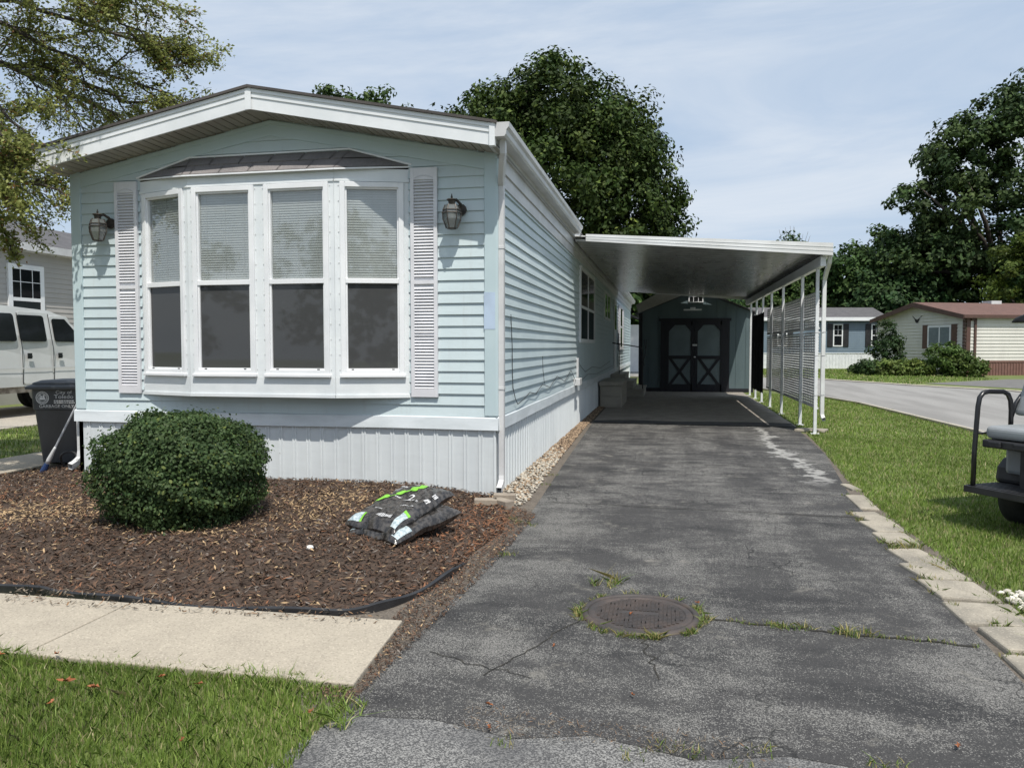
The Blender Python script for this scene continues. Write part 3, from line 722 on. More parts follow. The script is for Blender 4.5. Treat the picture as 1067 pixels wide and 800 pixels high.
mb = MB(); ribbed(mb, PF, XL, XR, 0, .64); ribbed(mb, PS, YF, YB, 0, .64); mb.build('skirting', SKIRT, home, normals=False)
# belt trim: slightly bent lengths
mb = MB()
def beltrun(pl, a0, a1, n, wob):
    for i in range(n):
        s0, s1 = a0 + (a1 - a0) * i / n, a0 + (a1 - a0) * (i + 1) / n
        za, zb = [mnoise.noise(Vector((s * .7, 1.7, 0))) * wob for s in (s0, s1)]
        ring = lambda s, dz: [pl(s, .622 + dz, .012), pl(s, .624 + dz, .034), pl(s, .735 + dz, .030), pl(s, .75 + dz, .004)]
        A, B = ring(s0, za), ring(s1, zb)
        for k in range(3): mb.poly([A[k], B[k], B[k + 1], A[k + 1]])
beltrun(PF, XL - .03, XR + .03, 14, .012); beltrun(PS, YF - .03, YB, 50, .012)
mb.build('belt_trim', BELT, home, normals=False)
mb = MB()
for x0, x1 in ((XR - .105, XR + .012), (XL - .012, XL + .105)):
    mb.box(x0, x1, YF - .026, YF + .004, .752, rz(x0 if x0 > XC else x1, .18))
mb.box(XR + .004, XR + .024, YF - .024, YF + .10, .752, 3.12)
mb.box(XR - .03, XR + .022, YB - .08, YB + .01, .0, 3.12)
mb.build('corner_post', TRIMB, home, bevel=.006)
mb = MB(); mb.box(XR - .1065, XR - .002, YF - .0285, YF - .020, 1.56, 1.90)   # lighter repair strip on the corner post
mb.build('corner_patch', M('repair_strip', (.48, .585, .72), .4), home)
mb = MB()   # frieze under the soffit
for sgn in (1, -1):
    xa, xb = XC, XC + sgn * (XR - XC)
    q = [(xa, YF - .022, rz(xa, .345)), (xb, YF - .022, rz(xb, .345)), (xb, YF - .022, rz(xb, .205)), (xa, YF - .022, rz(xa, .205))]
    mb.extrude(q, (0, .024, 0))
    q = [(xa, YF - .030, rz(xa, .245)), (xb, YF - .030, rz(xb, .245)), (xb, YF - .030, rz(xb, .205)), (xa, YF - .030, rz(xa, .205))]
    mb.extrude(q, (0, .0078, 0))
mb.build('frieze_trim', TRIMB, home)
XE = XR + .08; XEL = XL - .08
mb = MB()   # ribbed gable soffit
for sgn in (1, -1):
    L = XE - XC; n = 14
    for i in range(n):
        a = XC + sgn * L * i / n; b = XC + sgn * L * (i + 1) / n
        pr = [(a, 0), (a + (b - a) * .44, 0), (a + (b - a) * .47, .012), (a + (b - a) * .53, .012), (a + (b - a) * .56, 0), (a + (b - a) * .94, 0), (a + (b - a) * .97, .012), (b, .012)]
        for p, q in zip(pr, pr[1:]):
            mb.poly([(p[0], FY + .01, rz(p[0], .190) + p[1]), (q[0], FY + .01, rz(q[0], .190) + q[1]), (q[0], YF, rz(q[0], .190) + q[1]), (p[0], YF, rz(p[0], .190) + p[1])])
mb.build('gable_soffit', SOFF, home, normals=False)
mb = MB()   # gable fascia: lower board, proud upper board
for sgn in (1, -1):
    xb = XC + sgn * (XE - XC)
    for (o0, o1, d) in ((.205, .095, 0), (.0955, .052, .008), (.0525, .018, .016)):
        mb.extrude([(XC, FY - d, rz(XC, o0)), (xb, FY - d, rz(xb, o0)), (xb, FY - d, rz(xb, o1)), (XC, FY - d, rz(XC, o1))], (0, .02 + d, 0))
mb.box(XC - .03, XC + .03, FY - .020, FY - .0165, rz(XC, .215), rz(XC, .02))
mb.build('fascia', FASC, home)
mb = MB(); mb.box(XE - .045, XE + .004, FY - .021, FY + .03, rz(XE, .205), rz(XE, .012)); mb.box(XEL - .004, XEL + .045, FY - .021, FY + .03, rz(XE, .205), rz(XE, .012))
mb.build('fascia_end_cap', FASC, home)
mb = MB()
for sgn in (1, -1):
    xb = XC + sgn * (XE + .02 - XC)
    mb.extrude([(XC, FY - .035, rz(XC, .016)), (xb, FY - .035, rz(xb, .016)), (xb, FY - .035, rz(xb, -.008)), (XC, FY - .035, rz(XC, -.008))], (0, YB + .3 - FY, 0))
mb.build('roof', SHING, home)
mb = MB()   # side eave: soffit, fascia, stepped frieze
mb.box(XR, XE, FY + .02, YB + .2, 3.155, 3.165); mb.box(XE - .012, XE, FY + .03, YB + .2, 3.150, rz(XE, .02))
mb.box(XR + .003, XR + .050, YF + .02, YB, 3.02, 3.155); mb.box(XR + .003, XR + .032, YF + .02, YB, 2.90, 3.018)
mb.build('side_eave', GUT, home)
def gutter(y0, y1, name='gutter'):
    x = XE + .001; pr = [(x, 3.205), (x + .085, 3.205), (x + .10, 3.225), (x + .105, 3.262), (x + .125, 3.285), (x + .13, 3.325), (x + .118, 3.325), (x + .113, 3.29), (x + .092, 3.266), (x + .088, 3.23), (x + .078, 3.213), (x, 3.213)]
    mb = MB(); mb.extrude([(a, y0, b) for a, b in pr], (0, y1 - y0, 0))
    mb.extrude([(x, y0 - .004, 3.205), (x + .085, y0 - .004, 3.205), (x + .10, y0 - .004, 3.225), (x + .105, y0 - .004, 3.262), (x + .125, y0 - .004, 3.285), (x + .13, y0 - .004, 3.325), (x, y0 - .004, 3.325)], (0, .003, 0))
    return mb.build(name, GUT, home)
gutter(FY - .01, 12.44); gutter(24.2, YB + .25)
def downspout(path, w=.062, d=.048):
    mb = MB(); P = [Vector(p) for p in path]
    rg = []
    for i, p in enumerate(P):
        t = (P[min(i + 1, len(P) - 1)] - P[max(i - 1, 0)]).normalized()
        u = Vector((0, 1, 0)); u = (u - t * u.dot(t)).normalized() if abs(t.y) < .95 else Vector((1, 0, 0)); v = t.cross(u)
        rg.append([p + u * w / 2 + v * d / 2, p - u * w / 2 + v * d / 2, p - u * w / 2 - v * d / 2, p + u * w / 2 - v * d / 2])
    for a, b in zip(rg, rg[1:]):
        for k in range(4): mb.poly([a[k], a[(k + 1) % 4], b[(k + 1) % 4], b[k]])
    return mb
ds = downspout([(XE + .045, 6.70, 3.21), (XE + .045, 6.71, 3.10), (XE + .03, 6.75, 3.06), (XR + .062, 6.93, 2.93), (XR + .048, 6.99, 2.88), (XR + .048, 7.0, 2.78), (XR + .048, 7.0, .20), (XR + .05, 6.985, .14), (XR + .05, 6.93, .10), (XR + .05, 6.86, .075)]).build('downspout', GUT, home, bevel=.004)
mb = MB()
for z in (1.0, 2.3): mb.box(XR + .018, XR + .076, 6.964, 7.036, z, z + .022)
mb.build('strap', GUT, ds)
downspout([(XL - .05, 7.05, 3.2), (XL - .05, 7.05, .30), (XL - .05, 7.03, .22), (XL - .06, 6.96, .17), (XL - .065, 6.90, .15)], .065, .05).build('downspout', GUT, home, bevel=.004)

# bay window
BP = [Vector((-5.24, YF, 0)), Vector((-4.575, YF - .2, 0)), Vector((-3.815, YF - .2, 0)), Vector((-3.055, YF - .2, 0)), Vector((-2.39, YF, 0))]
mb = MB()   # sill box and header following the bay
def bayrun(mb, z0, z1, grow, depth=.03):
    for a, b in zip(BP, BP[1:]):
        d = (b - a).normalized(); n = Vector((d.y, -d.x, 0))
        if n.y > 0: n = -n
        e = n * grow
        mb.extrude([a + e + Vector((0, 0, z0)), b + e + Vector((0, 0, z0)), b + e - n * depth + Vector((0, 0, z0)), a + e - n * depth + Vector((0, 0, z0))], (0, 0, z1 - z0))
bayrun(mb, .925, 1.108, .012); bayrun(mb, .915, .945, .022, .02); mb.poly([p + Vector((0, 0, .928)) for p in BP])
bay = mb.build('bay_window', BAYW, home)
mb = MB(); bayrun(mb, 2.945, 3.055, .008); bayrun(mb, 2.935, 2.958, .020, .02); mb.poly([p + Vector((0, 0, 3.05)) for p in BP]); mb.build('bay_header', BAYW, bay)
# bay roof with shingle courses
ev = [Vector((-5.27, YF, 3.085)), Vector((-4.60, YF - .25, 3.045)), Vector((-3.03, YF - .25, 3.045)), Vector((-2.36, YF, 3.085))]
tp_ = [Vector((-4.66, YF, 3.262)), Vector((-2.97, YF, 3.262))]
mb = MB()
def lerp(a, b, t): return a + (b - a) * t
def tabs(a, b, c, d, n, off):
    # a-b eave edge, d-c top edge; two courses of tabs
    nrm = (b - a).cross(d - a).normalized()
    if nrm.z < 0: nrm = -nrm
    for row in (0, 1):
        t0, t1 = row * .5, row * .5 + .5
        A, B, Cc, Dd = lerp(a, d, t0), lerp(b, c, t0), lerp(b, c, t1), lerp(a, d, t1)
        u = [0]; x = (off + row * .5) / n
        while x < 1: 
            if x > 0: u.append(x)
            x += 1 / n
        u.append(1)
        for k in range(len(u) - 1):
            g_ = .022 / n
            p = [lerp(A, B, u[k] + g_), lerp(A, B, u[k + 1] - g_), lerp(Dd, Cc, u[k + 1] - g_), lerp(Dd, Cc, u[k] + g_)]
            lift = nrm * (.010 if row == 0 else .016)
            mb.add([p[0] + lift, p[1] + lift, p[2] + nrm * .004, p[3] + nrm * .004, p[0], p[1]], [(0, 1, 2, 3), (4, 5, 1, 0)])
    mb.poly([a, b, c, d])
tabs(ev[1], ev[2], tp_[1], tp_[0], 5.2, .3)
for (a, b, t) in ((ev[0], ev[1], tp_[0]), (ev[2], ev[3], tp_[1])):
    mb.poly([a, b, t])
    nrm = (b - a).cross(t - a).normalized(); nrm = nrm if nrm.z > 0 else -nrm
    for k in range(1, 3):
        f = k / 3
        p, q = (lerp(a, b, f), lerp(a, t, f)) if t == tp_[0] else (lerp(b, a, f), lerp(b, t, f))
    m0, m1 = (lerp(a, t, .5), lerp(b, t, .5))
    mb.poly([a + nrm * .010, b + nrm * .010, m1 + nrm * .004, m0 + nrm * .004])
    mb.poly([m0 + nrm * .016, m1 + nrm * .016, t + nrm * .004])
mb.build('bay_roof', SHBAY, bay, normals=False)
mb = MB(); 
for a, b in ((ev[0], tp_[0]), (tp_[0], tp_[1]), (tp_[1], ev[3])):
    mb.tube([a + Vector((0, -.016, .008)), b + Vector((0, -.016, .012))], .011, 4)
for a, b in zip(ev, ev[1:]): mb.tube([a + Vector((0, -.002, -.006)), b + Vector((0, -.002, -.006))], .010, 4)
mb.build('flashing', WHITE, bay)
def bay_unit(a, b, idx):
    d = (b - a); L = d.length; d.normalize(); n = Vector((d.y, -d.x, 0))
    if n.y > 0: n = -n
    pl = PL(a, d, n); s0, s1 = .052, L - .052; z0, z1, zm = 1.125, 2.93, 2.015; w = .048
    mb = MB(); frame(mb, pl, s0, s1, z0, z1, w, -.03, .030, .052)
    frame(mb, pl, s0 + w - .002, s1 - w + .002, z0 + .05, z1 - w + .002, .018, -.03, .012)
    pl.box(mb, s0 + w, s1 - w, zm - .024, zm + .024, -.028, .022)
    pl.box(mb, s0 - .012, s1 + .012, z0 - .016, z0 + .012, -.01, .048)
    wn = mb.build('window', WHITE, home, bevel=.004)
    g = MB(); pl.box(g, s0 + w, s1 - w, zm, z1 - w, -.016, -.012); g.build('pane', GLASS, wn)
    g = MB(); pl.box(g, s0 + w, s1 - w, z0 + .05, zm, -.010, -.006); g.build('insect_screen', SCREEN, wn)
    g = MB(); z = zm - .06
    while z < z1 - w - .01:
        g.poly([pl(s0 + w + .012, z, -.030), pl(s1 - w - .012, z, -.030), pl(s1 - w - .012, z + .0235, -.036), pl(s0 + w + .012, z + .0235, -.036)]); z += .0235
    for f in (.2, .5, .8):
        s = s0 + (s1 - s0) * f; pl.box(g, s - .0015, s + .0015, zm, z1 - w, -.029, -.027)
    g.build('blind', BLIND, wn, normals=False)
    g = MB()
    for f in (.18, .82):
        s = s0 + (s1 - s0) * f; pl.box(g, s - .012, s + .012, z0 + .052, z0 + .064, .008, .018)
    g.build('latch', BLACK, wn)
for i in range(4): bay_unit(BP[i], BP[i + 1], i)
mb = MB(); rv = MB()   # cover strips between the units, with rivets
for i in (1, 2, 3):
    p = BP[i]; dl = (BP[i] - BP[i - 1]).normalized(); dr = (BP[i + 1] - BP[i]).normalized()
    for d, sg in ((dl, -1), (dr, 1)):
        n = Vector((d.y, -d.x, 0)); n = n if n.y < 0 else -n
        a = p + n * .010; b = p + d * sg * .056 + n * .010
        mb.extrude([a + Vector((0, 0, 1.10)), b + Vector((0, 0, 1.10)), b - n * .02 + Vector((0, 0, 1.10)), a - n * .02 + Vector((0, 0, 1.10))], (0, 0, 1.86))
        for k in range(13):
            q = p + d * sg * .040 + n * .011; z = 1.18 + k * .143
            rv.box(q.x - .004, q.x + .004, q.y - .004, q.y + .003, z - .004, z + .004)
for (p, q) in ((BP[0], BP[1]), (BP[4], BP[3])):
    d = (q - p).normalized(); n = Vector((d.y, -d.x, 0)); n = n if n.y < 0 else -n
    mb.extrude([p + n * .008 + Vector((0, 0, 1.1)), p + d * .06 + n * .008 + Vector((0, 0, 1.1)), p + d * .06 - n * .02 + Vector((0, 0, 1.1)), p - n * .02 + Vector((0, 0, 1.1))], (0, 0, 1.86))
mb.build('mullion_cover', BAYW, bay); rv.build('rivet_pattern', GUT, bay)

# shutters
def shutter(x0, x1):
    z0, z1 = .925, 3.06; mb = MB(); w = .034
    PF.box(mb, x0, x0 + w, z0, z1, .012, .042); PF.box(mb, x1 - w, x1, z0, z1, .012, .042)
    for a, b in ((z0, z0 + .075), (z1 - .11, z1), (1.985, 2.02), (1.50, 1.512)): PF.box(mb, x0 + w, x1 - w, a, b, .012, .040)
    xm = (x0 + x1) / 2; hw = (x1 - x0) / 2 - w
    for k in range(8):   # arched head
        t0, t1 = -1 + k / 4, -1 + (k + 1) / 4
        mb.poly([PF(xm + hw * t0, z1 - .075 - .03 * t0 * t0, .044), PF(xm + hw * t1, z1 - .075 - .03 * t1 * t1, .044), PF(xm + hw * t1, z1 - .066 - .03 * t1 * t1, .040), PF(xm + hw * t0, z1 - .066 - .03 * t0 * t0, .040)])
    sh = mb.build('shutter', LILAC, home)
    lv = MB(); z = z0 + .08
    while z < z1 - .115:
        if not (1.96 < z < 2.03):
            lv.poly([PF(x0 + w, z, .038), PF(x1 - w, z, .038), PF(x1 - w, z + .0225, .021), PF(x0 + w, z + .0225, .021)])
            lv.poly([PF(x0 + w, z, .038), PF(x1 - w, z, .038), PF(x1 - w, z - .003, .034), PF(x0 + w, z - .003, .034)])
        z += .0292
    PF.box(lv, x0 + w, x1 - w, z0 + .01, z1 - .01, .0165, .0185)
    lv.build('louvre', LILAC, sh, normals=False)
shutter(-5.515, -5.262); shutter(-2.368, -2.108)

# wall lanterns
def lantern(x, z):
    c = (x, YF - .145, z); K = .86
    mb = MB(); n = 6
    mb.lathe([(K * r_, K * h_) for r_, h_ in [(.012, .155), (.05, .150), (.058, .142), (.040, .130), (.034, .095), (.062, .088), (.040, .088)]], c, 12)
    mb.lathe([(K * r_, K * h_) for r_, h_ in [(.004, .205), (.006, .19), (.012, .175), (.010, .155)]], c, 8)
    mb.lathe([(K * r_, K * h_) for r_, h_ in [(.010, -.172), (.052, -.165), (.056, -.155), (.030, -.15)]], c, 6)
    PR = [(.070, .090), (.092, .035), (.098, .0), (.095, -.06), (.058, -.158)]
    for k in range(6):
        a = 2 * math.pi * k / 6 + .3
        mb.tube([(c[0] + K * r * math.cos(a), c[1] + K * r * math.sin(a), c[2] + K * h) for r, h in PR], .0055, 5)
    for h, r in ((.035, .094), (.005, .099)):
        mb.tube([(c[0] + K * r * math.cos(2 * math.pi * k / 6 + .3), c[1] + K * r * math.sin(2 * math.pi * k / 6 + .3), c[2] + K * h) for k in range(7)], .006, 5)
    mb.tube([(x, YF - .145, z + .10), (x + .03, YF - .10, z + .13), (x + .055, YF - .05, z + .10), (x + .055, YF - .02, z + .06)], .014, 8)
    mb.lathe([(.001, 0), (.05, 0), (.055, .012), (.035, .022), (.001, .024)], (x + .055, YF - .038, z + .05), 12, 0, 'y')
    l = mb.build('wall_lantern', BRONZE, home, smooth=False)
    g = MB(); g.lathe([(K * r_, K * h_) for r_, h_ in [(.066, .088), (.088, .035), (.094, .0), (.091, -.06), (.054, -.156)]], c, 6, .3)
    g.f = [f for f in g.f if len(f) == 4]; g.build('lamp_glass', LGLASS, l, normals=False)
    b = MB(); b.lathe([(K * r_, K * h_) for r_, h_ in [(.014, -.10), (.016, -.05), (.028, -.02), (.028, .01), (.012, .04)]], c, 10); b.build('bulb', M('bulb_white', (.55, .55, .5), .4), l, smooth=True)
lantern(-5.625, 2.60); lantern(-1.935, 2.61)

# side windows under and beyond the carport
simple_window(home, PS, 13.72, 16.45, 1.47, 2.84, .07, .045, rail=2.12, vbars=(15.1,))
simple_window(home, PS, 19.2, 21.1, 2.08, 2.78, .06, .04, vbars=(20.1,))
simple_window(home, PS, 25.4, 27.0, 1.3, 2.75, .09, .05, rail=2.05)
mb = MB(); PS.box(mb, 22.6, 23.5, .75, 2.75, .02, .05); dr = mb.build('side_door', WHITE, home)
mb = MB(); PS.box(mb, 22.72, 23.38, 1.9, 2.6, .0505, .056); mb.build('pane', DKGLASS, dr)
mb = MB()
for k in range(16): PS.box(mb, 27.2, 27.6, 1.3 + k * .09, 1.36 + k * .09, .02, .05); PS.box(mb, 24.8, 25.25, 1.3 + k * .09, 1.36 + k * .09, .02, .05)
PS.box(mb, 27.2, 27.6, 1.3, 2.74, .016, .03); PS.box(mb, 24.8, 25.25, 1.3, 2.74, .016, .03)
mb.build('shutter', LILAC, home)
# service box, vent and cables low on the side wall
mb = MB(); PS.box(mb, 12.9, 13.25, .74, .86, .01, .12); PS.box(mb, 13.3, 13.38, .86, 1.2, .01, .05); mb.build('service_box', GUT, home, bevel=.008)
mb = MB()
def cable(pts, r=.0042): mb.tube([PS(y, z, o) for y, z, o in pts], r, 5)
cable([(7.55, 1.72, .022), (7.6, 1.4, .026), (7.62, 1.12, .024), (7.66, .98, .022), (7.75, .86, .03), (7.85, .80, .035), (8.2, .83, .036), (8.6, .88, .03), (9.0, .84, .035), (9.5, .93, .03), (10.1, .86, .036), (10.8, .98, .03), (11.6, .87, .036), (12.4, 1.02, .03), (12.9, .82, .05)])
cable([(9.55, 1.28, .022), (9.58, 1.1, .024), (9.66, .93, .03)], .003)
cable([(13.3, 1.2, .03), (13.8, 1.05, .03), (14.6, .92, .035), (16.0, .98, .035), (18.0, .90, .035), (21.0, 1.0, .035)])
cable([(13.2, .85, .03), (14.0, .79, .04), (15.0, .86, .04), (17.0, .80, .04), (22.0, .86, .04)])
tag(mb.build('wall_cable', BLACK, normals=False), 'thin black cables hanging along the lower side wall above the skirting', 'cable')

# ================================================================== CARPORT
cp = thing('carport', 'white metal carport roof on slim posts attached to the pale blue home', 'carport', (.5, 13, 0))
CX0, CX1, CY0, CY1 = -1.30, 2.45, 12.45, 24.12; CD = -1.473
def cz(x): return 3.205 + (2.965 - 3.205) * (x - CX0) / (CX1 - CX0)
mb = MB()   # ribbed pan roof seen from below
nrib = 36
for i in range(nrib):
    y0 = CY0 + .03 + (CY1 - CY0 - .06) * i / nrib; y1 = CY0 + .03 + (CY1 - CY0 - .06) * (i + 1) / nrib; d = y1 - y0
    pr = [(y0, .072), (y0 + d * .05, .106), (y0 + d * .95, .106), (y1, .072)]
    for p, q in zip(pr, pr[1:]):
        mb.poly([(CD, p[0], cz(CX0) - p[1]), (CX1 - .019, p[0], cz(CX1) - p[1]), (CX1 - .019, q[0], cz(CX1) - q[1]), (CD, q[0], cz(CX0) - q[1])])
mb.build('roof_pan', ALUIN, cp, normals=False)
mb = MB(); mb.extrude([(CD, CY0 + .025, cz(CX0) - .03), (CX1 - .019, CY0 + .025, cz(CX1) - .03), (CX1 - .019, CY0 + .025, cz(CX1) - .012), (CD, CY0 + .025, cz(CX0) - .012)], (0, CY1 - CY0 - .04, 0))
mb.build('roof_deck', ALU, cp)
mb = MB()
for (ya, yb) in ((CY0, CY0 + .022), (CY1 - .022, CY1)):
    mb.extrude([(CX0, ya, cz(CX0) - .112), (CX1, ya, cz(CX1) - .185), (CX1, ya, cz(CX1)), (CX0, ya, cz(CX0))], (0, yb - ya, 0))
    s_ = -1 if ya == CY0 else 1; yy = ya if s_ < 0 else yb
    for f in (.33, .66):
        za = lambda x, f=f: cz(x) - (.112 + (.073) * (x - CX0) / (CX1 - CX0)) * f
        mb.extrude([(CX0, yy, za(CX0) - .004), (CX1, yy, za(CX1) - .004), (CX1, yy, za(CX1) + .004), (CX0, yy, za(CX0) + .004)], (0, s_ * .005, 0))
mb.build('front_fascia', ALU, cp)
mb = MB(); mb.box(CX1 - .02, CX1 + .004, CY0 + .023, CY1 - .023, cz(CX1) - .185, cz(CX1)); mb.box(CX1 - .14, CX1 - .02, CY0 + .023, CY1 - .023, cz(CX1) - .185, cz(CX1) - .17)
mb.build('side_gutter', ALU, cp)
mb = MB(); mb.box(2.29, 2.37, CY0 + .10, CY1 - .1, 2.63, 2.775); mb.build('beam', ALU, cp)
posty = [13.0, 14.4, 16.7, 18.5, 20.1, 21.5, 22.9]
for y in posty:
    mb = MB(); mb.box(2.308, 2.358, y - .025, y + .025, -.02, 2.63); po = mb.build('post', POST, cp, bevel=.006)
    mb = MB(); mb.box(2.27, 2.40, y - .05, y + .05, .0, .014); mb.build('base_plate', POST, po)
d = downspout([(2.44, 12.62, 2.79), (2.44, 12.66, 2.70), (2.44, 12.9, 2.55), (2.44, 13.02, 2.45), (2.44, 13.02, .32), (2.45, 13.0, .27), (2.46, 12.96, .24)], .07, .055).build('downspout', ALU, cp, bevel=.004)
mb = MB()
for z in (.62, 1.25, 1.62):
    for s_ in (0, 1): mb.tube([(2.30, 12.972, z), (2.48, 12.985, z + .01), (2.48, 13.06, z + .01)], .004, 5)
mb.build('strap_wire', GUT, d)
# slatted privacy panels between the first posts
for (a, b) in ((13.0, 14.4), (14.4, 16.7), (16.7, 18.5), (18.5, 19.5)):
    for (z0, z1) in ((.41, 1.625), (1.69, 2.27)):
        mb = MB(); z = z0 + .03
        while z < z1 - .02:
            mb.box(2.362, 2.372, a + .02, b - .02, z - .0165, z + .0165); z += .0455
        k = a + .12
        while k < b: mb.box(2.3725, 2.380, k - .012, k + .012, z0, z1); k += .16
        mb.box(2.360, 2.384, a + .01, b - .01, z0 - .012, z0 + .014); mb.box(2.360, 2.384, a + .01, b - .01, z1 - .012, z1 + .012)
        mb.build('slat_panel', LATT, cp)
mb = MB(); n = 14
for i in range(n):
    y0, y1 = 19.5 + 2.7 * i / n, 19.5 + 2.7 * (i + 1) / n; o0, o1 = .012 * math.sin(i * 1.9), .012 * math.sin((i + 1) * 1.9)
    mb.hexa([(2.285 + o0, y0, .28), (2.285 + o1, y1, .25), (2.293 + o1, y1, .25), (2.293 + o0, y0, .28), (2.285 + o0, y0, 2.24), (2.285 + o1, y1, 2.2), (2.293 + o1, y1, 2.2), (2.293 + o0, y0, 2.24)])
tag(mb.build('shade_cloth', M('black_mesh', (.008, .008, .010), .9)), 'black shade cloth hung inside the rear carport posts', 'shade cloth')
mb = MB(); mb.extrude([(2.05, 13.22, 0), (2.5, 13.12, 0), (2.62, 13.4, 0), (2.2, 13.5, 0)], (0, 0, .05)); 
tag(mb.build('splash_block', PAVER, bevel=.015), 'flat pale concrete block at the foot of the front carport post', 'splash block')

# ================================================================== SHED
SY = 24.3; sx0, sx1 = -.86, 2.56; sxc = (sx0 + sx1) / 2; se, sp = 2.43, 3.11
sh = thing('garden_shed', 'blue grey garden shed with black trimmed double barn doors behind the carport', 'shed', (sxc, SY, 0))
mb = MB(); x = sx0
bat = []
while x < sx1 - .01:   # grooved panel front with gable top
    x1 = min(x + .29, sx1); top = lambda q: sp - (sp - se) * abs(q - sxc) / (sx1 - sxc)
    pts = [(x + .006, SY, .12), (x1 - .006, SY, .12), (x1 - .006, SY, top(x1 - .006))]
    if x < sxc < x1: pts.append((sxc, SY, sp))
    pts.append((x + .006, SY, top(x + .006)))
    mb.extrude(pts, (0, .05, 0)); x = x1
mb.extrude([(sx0, SY + .012, .12), (sx1, SY + .012, .12), (sx1, SY + .012, se), (sxc, SY + .012, sp), (sx0, SY + .012, se)], (0, .03, 0))
mb.box(sx0, sx0 + .05, SY + .052, SY + 3.6, .1, se); mb.box(sx1 - .05, sx1, SY + .052, SY + 3.6, .1, se)
mb.extrude([(sx0 + .051, SY + 3.55, .1), (sx1 - .051, SY + 3.55, .1), (sx1 - .051, SY + 3.55, se), (sxc, SY + 3.55, sp), (sx0 + .051, SY + 3.55, se)], (0, .05, 0))
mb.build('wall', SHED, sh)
mb = MB(); 
for sg in (1, -1):
    xe = sxc + sg * (sx1 - sxc + .12); ze = se - (sp - se) * .12 / (sx1 - sxc)
    mb.extrude([(sxc, SY - .12, sp + .02), (xe, SY - .12, ze + .02), (xe, SY - .12, ze + .06), (sxc, SY - .12, sp + .06)], (0, 3.9, 0))
mb.build('roof', GRROOF, sh)
mb = MB(); xe = sxc - (sx1 - sxc + .12); ze = se - (sp - se) * .12 / (sx1 - sxc)
mb.extrude([(sxc - .45, SY - .145, sp - .16), (xe + .1, SY - .145, ze + .045), (xe + .02, SY - .145, ze + .30), (sxc - .95, SY - .145, sp + .03)], (0, .022, 0))
mb.build('rake_board', M('weathered_board', (.42, .40, .37), .7), sh)
mb = MB(); mb.box(sx0 - .012, sx0 + .10, SY - .022, SY - .002, .0, se); mb.box(sx1 - .09, sx1 + .012, SY - .022, SY - .002, .0, se)
mb.box(sx0 + .1, sx1 - .1, SY - .020, SY - .002, .0, .12)
mb.build('corner_trim', NAVY, sh)
mb = MB(); mb.box(-.245, 1.905, SY - .055, SY - .002, 2.18, 2.26); mb.box(-.20, -.03, SY - .040, SY - .002, .02, 2.18); mb.box(1.70, 1.86, SY - .040, SY - .002, .02, 2.18)
mb.build('door_frame', NAVY, sh)
for (a, b) in ((-.03, .826), (.834, 1.70)):
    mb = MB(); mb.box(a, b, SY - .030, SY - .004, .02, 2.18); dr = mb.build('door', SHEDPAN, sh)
    mb = MB(); y0, y1 = SY - .052, SY - .0305; w = .07; wi = .13 if a < 0 else .07; wo = .07 if a < 0 else .13
    l0, l1 = (a, b)
    mb.box(l0, l0 + w + .01, y0, y1, .02, 2.18); mb.box(l1 - w - .04, l1, y0, y1, .02, 2.18)
    mb.box(l0 + w, l1 - w, y0, y1, 2.06, 2.18); mb.box(l0 + w, l1 - w, y0, y1, .02, .24); mb.box(l0 + w, l1 - w, y0 - .001, y1, 1.02, 1.12)
    ia, ib = l0 + w + .01, l1 - w - .04
    for (xa, xb) in ((ia, ia + .18), (ib, ib - .18)): mb.extrude([(xa, y0 + .001, 2.062), (xb, y0 + .001, 2.062), (xa, y0 + .001, 1.86)], (0, .02, 0))
    mb.extrude([(ia, y0 + .002, .24), (ia + .10, y0 + .002, .24), (ib, y0 + .002, 1.02), (ib - .10, y0 + .002, 1.02)], (0, .018, 0))
    mb.extrude([(ib, y0 + .004, .24), (ib - .10, y0 + .004, .24), (ia, y0 + .004, 1.02), (ia + .10, y0 + .004, 1.02)], (0, .0155, 0))
    mb.build('door_trim', NAVY, dr)
mb = MB(); mb.box(.76, .90, SY - .070, SY - .053, 1.42, 1.47); mb.box(.80, .86, SY - .072, SY - .053, 1.06, 1.10); mb.build('latch', METAL, sh)
mb = MB(); pl = PL((0, SY, 0), (1, 0, 0), (0, -1, 0)); frame(mb, pl, .63, 1.07, 2.74, 2.95, .03, .004, .03); pl.box(mb, .77, .785, 2.77, 2.92, .006, .02); pl.box(mb, .915, .93, 2.77, 2.92, .006, .02)
v = mb.build('gable_vent', WHITE, sh); mb = MB(); pl.box(mb, .65, 1.05, 2.76, 2.93, .001, .005); mb.build('vent_screen', DKGLASS, v)
mb = MB(); mb.box(.48, 1.02, SY - .10, SY - .03, 2.50, 2.545); mb.box(.68, .84, SY - .075, SY - .004, 2.545, 2.60)
mb.build('shed_lamp', WHITE, sh, bevel=.012)
mb = MB(); mb.tube([(-.66, SY - .04, 1.35), (-.70, SY - .05, 1.6), (-.62, SY - .05, 1.62), (-.66, SY - .05, 1.2), (-.72, SY - .05, .95), (-.70, SY - .05, .8)], .012, 6)
tag(mb.build('garden_hose', BLACK), 'short dark hose loop hanging on the left of the shed front', 'hose')

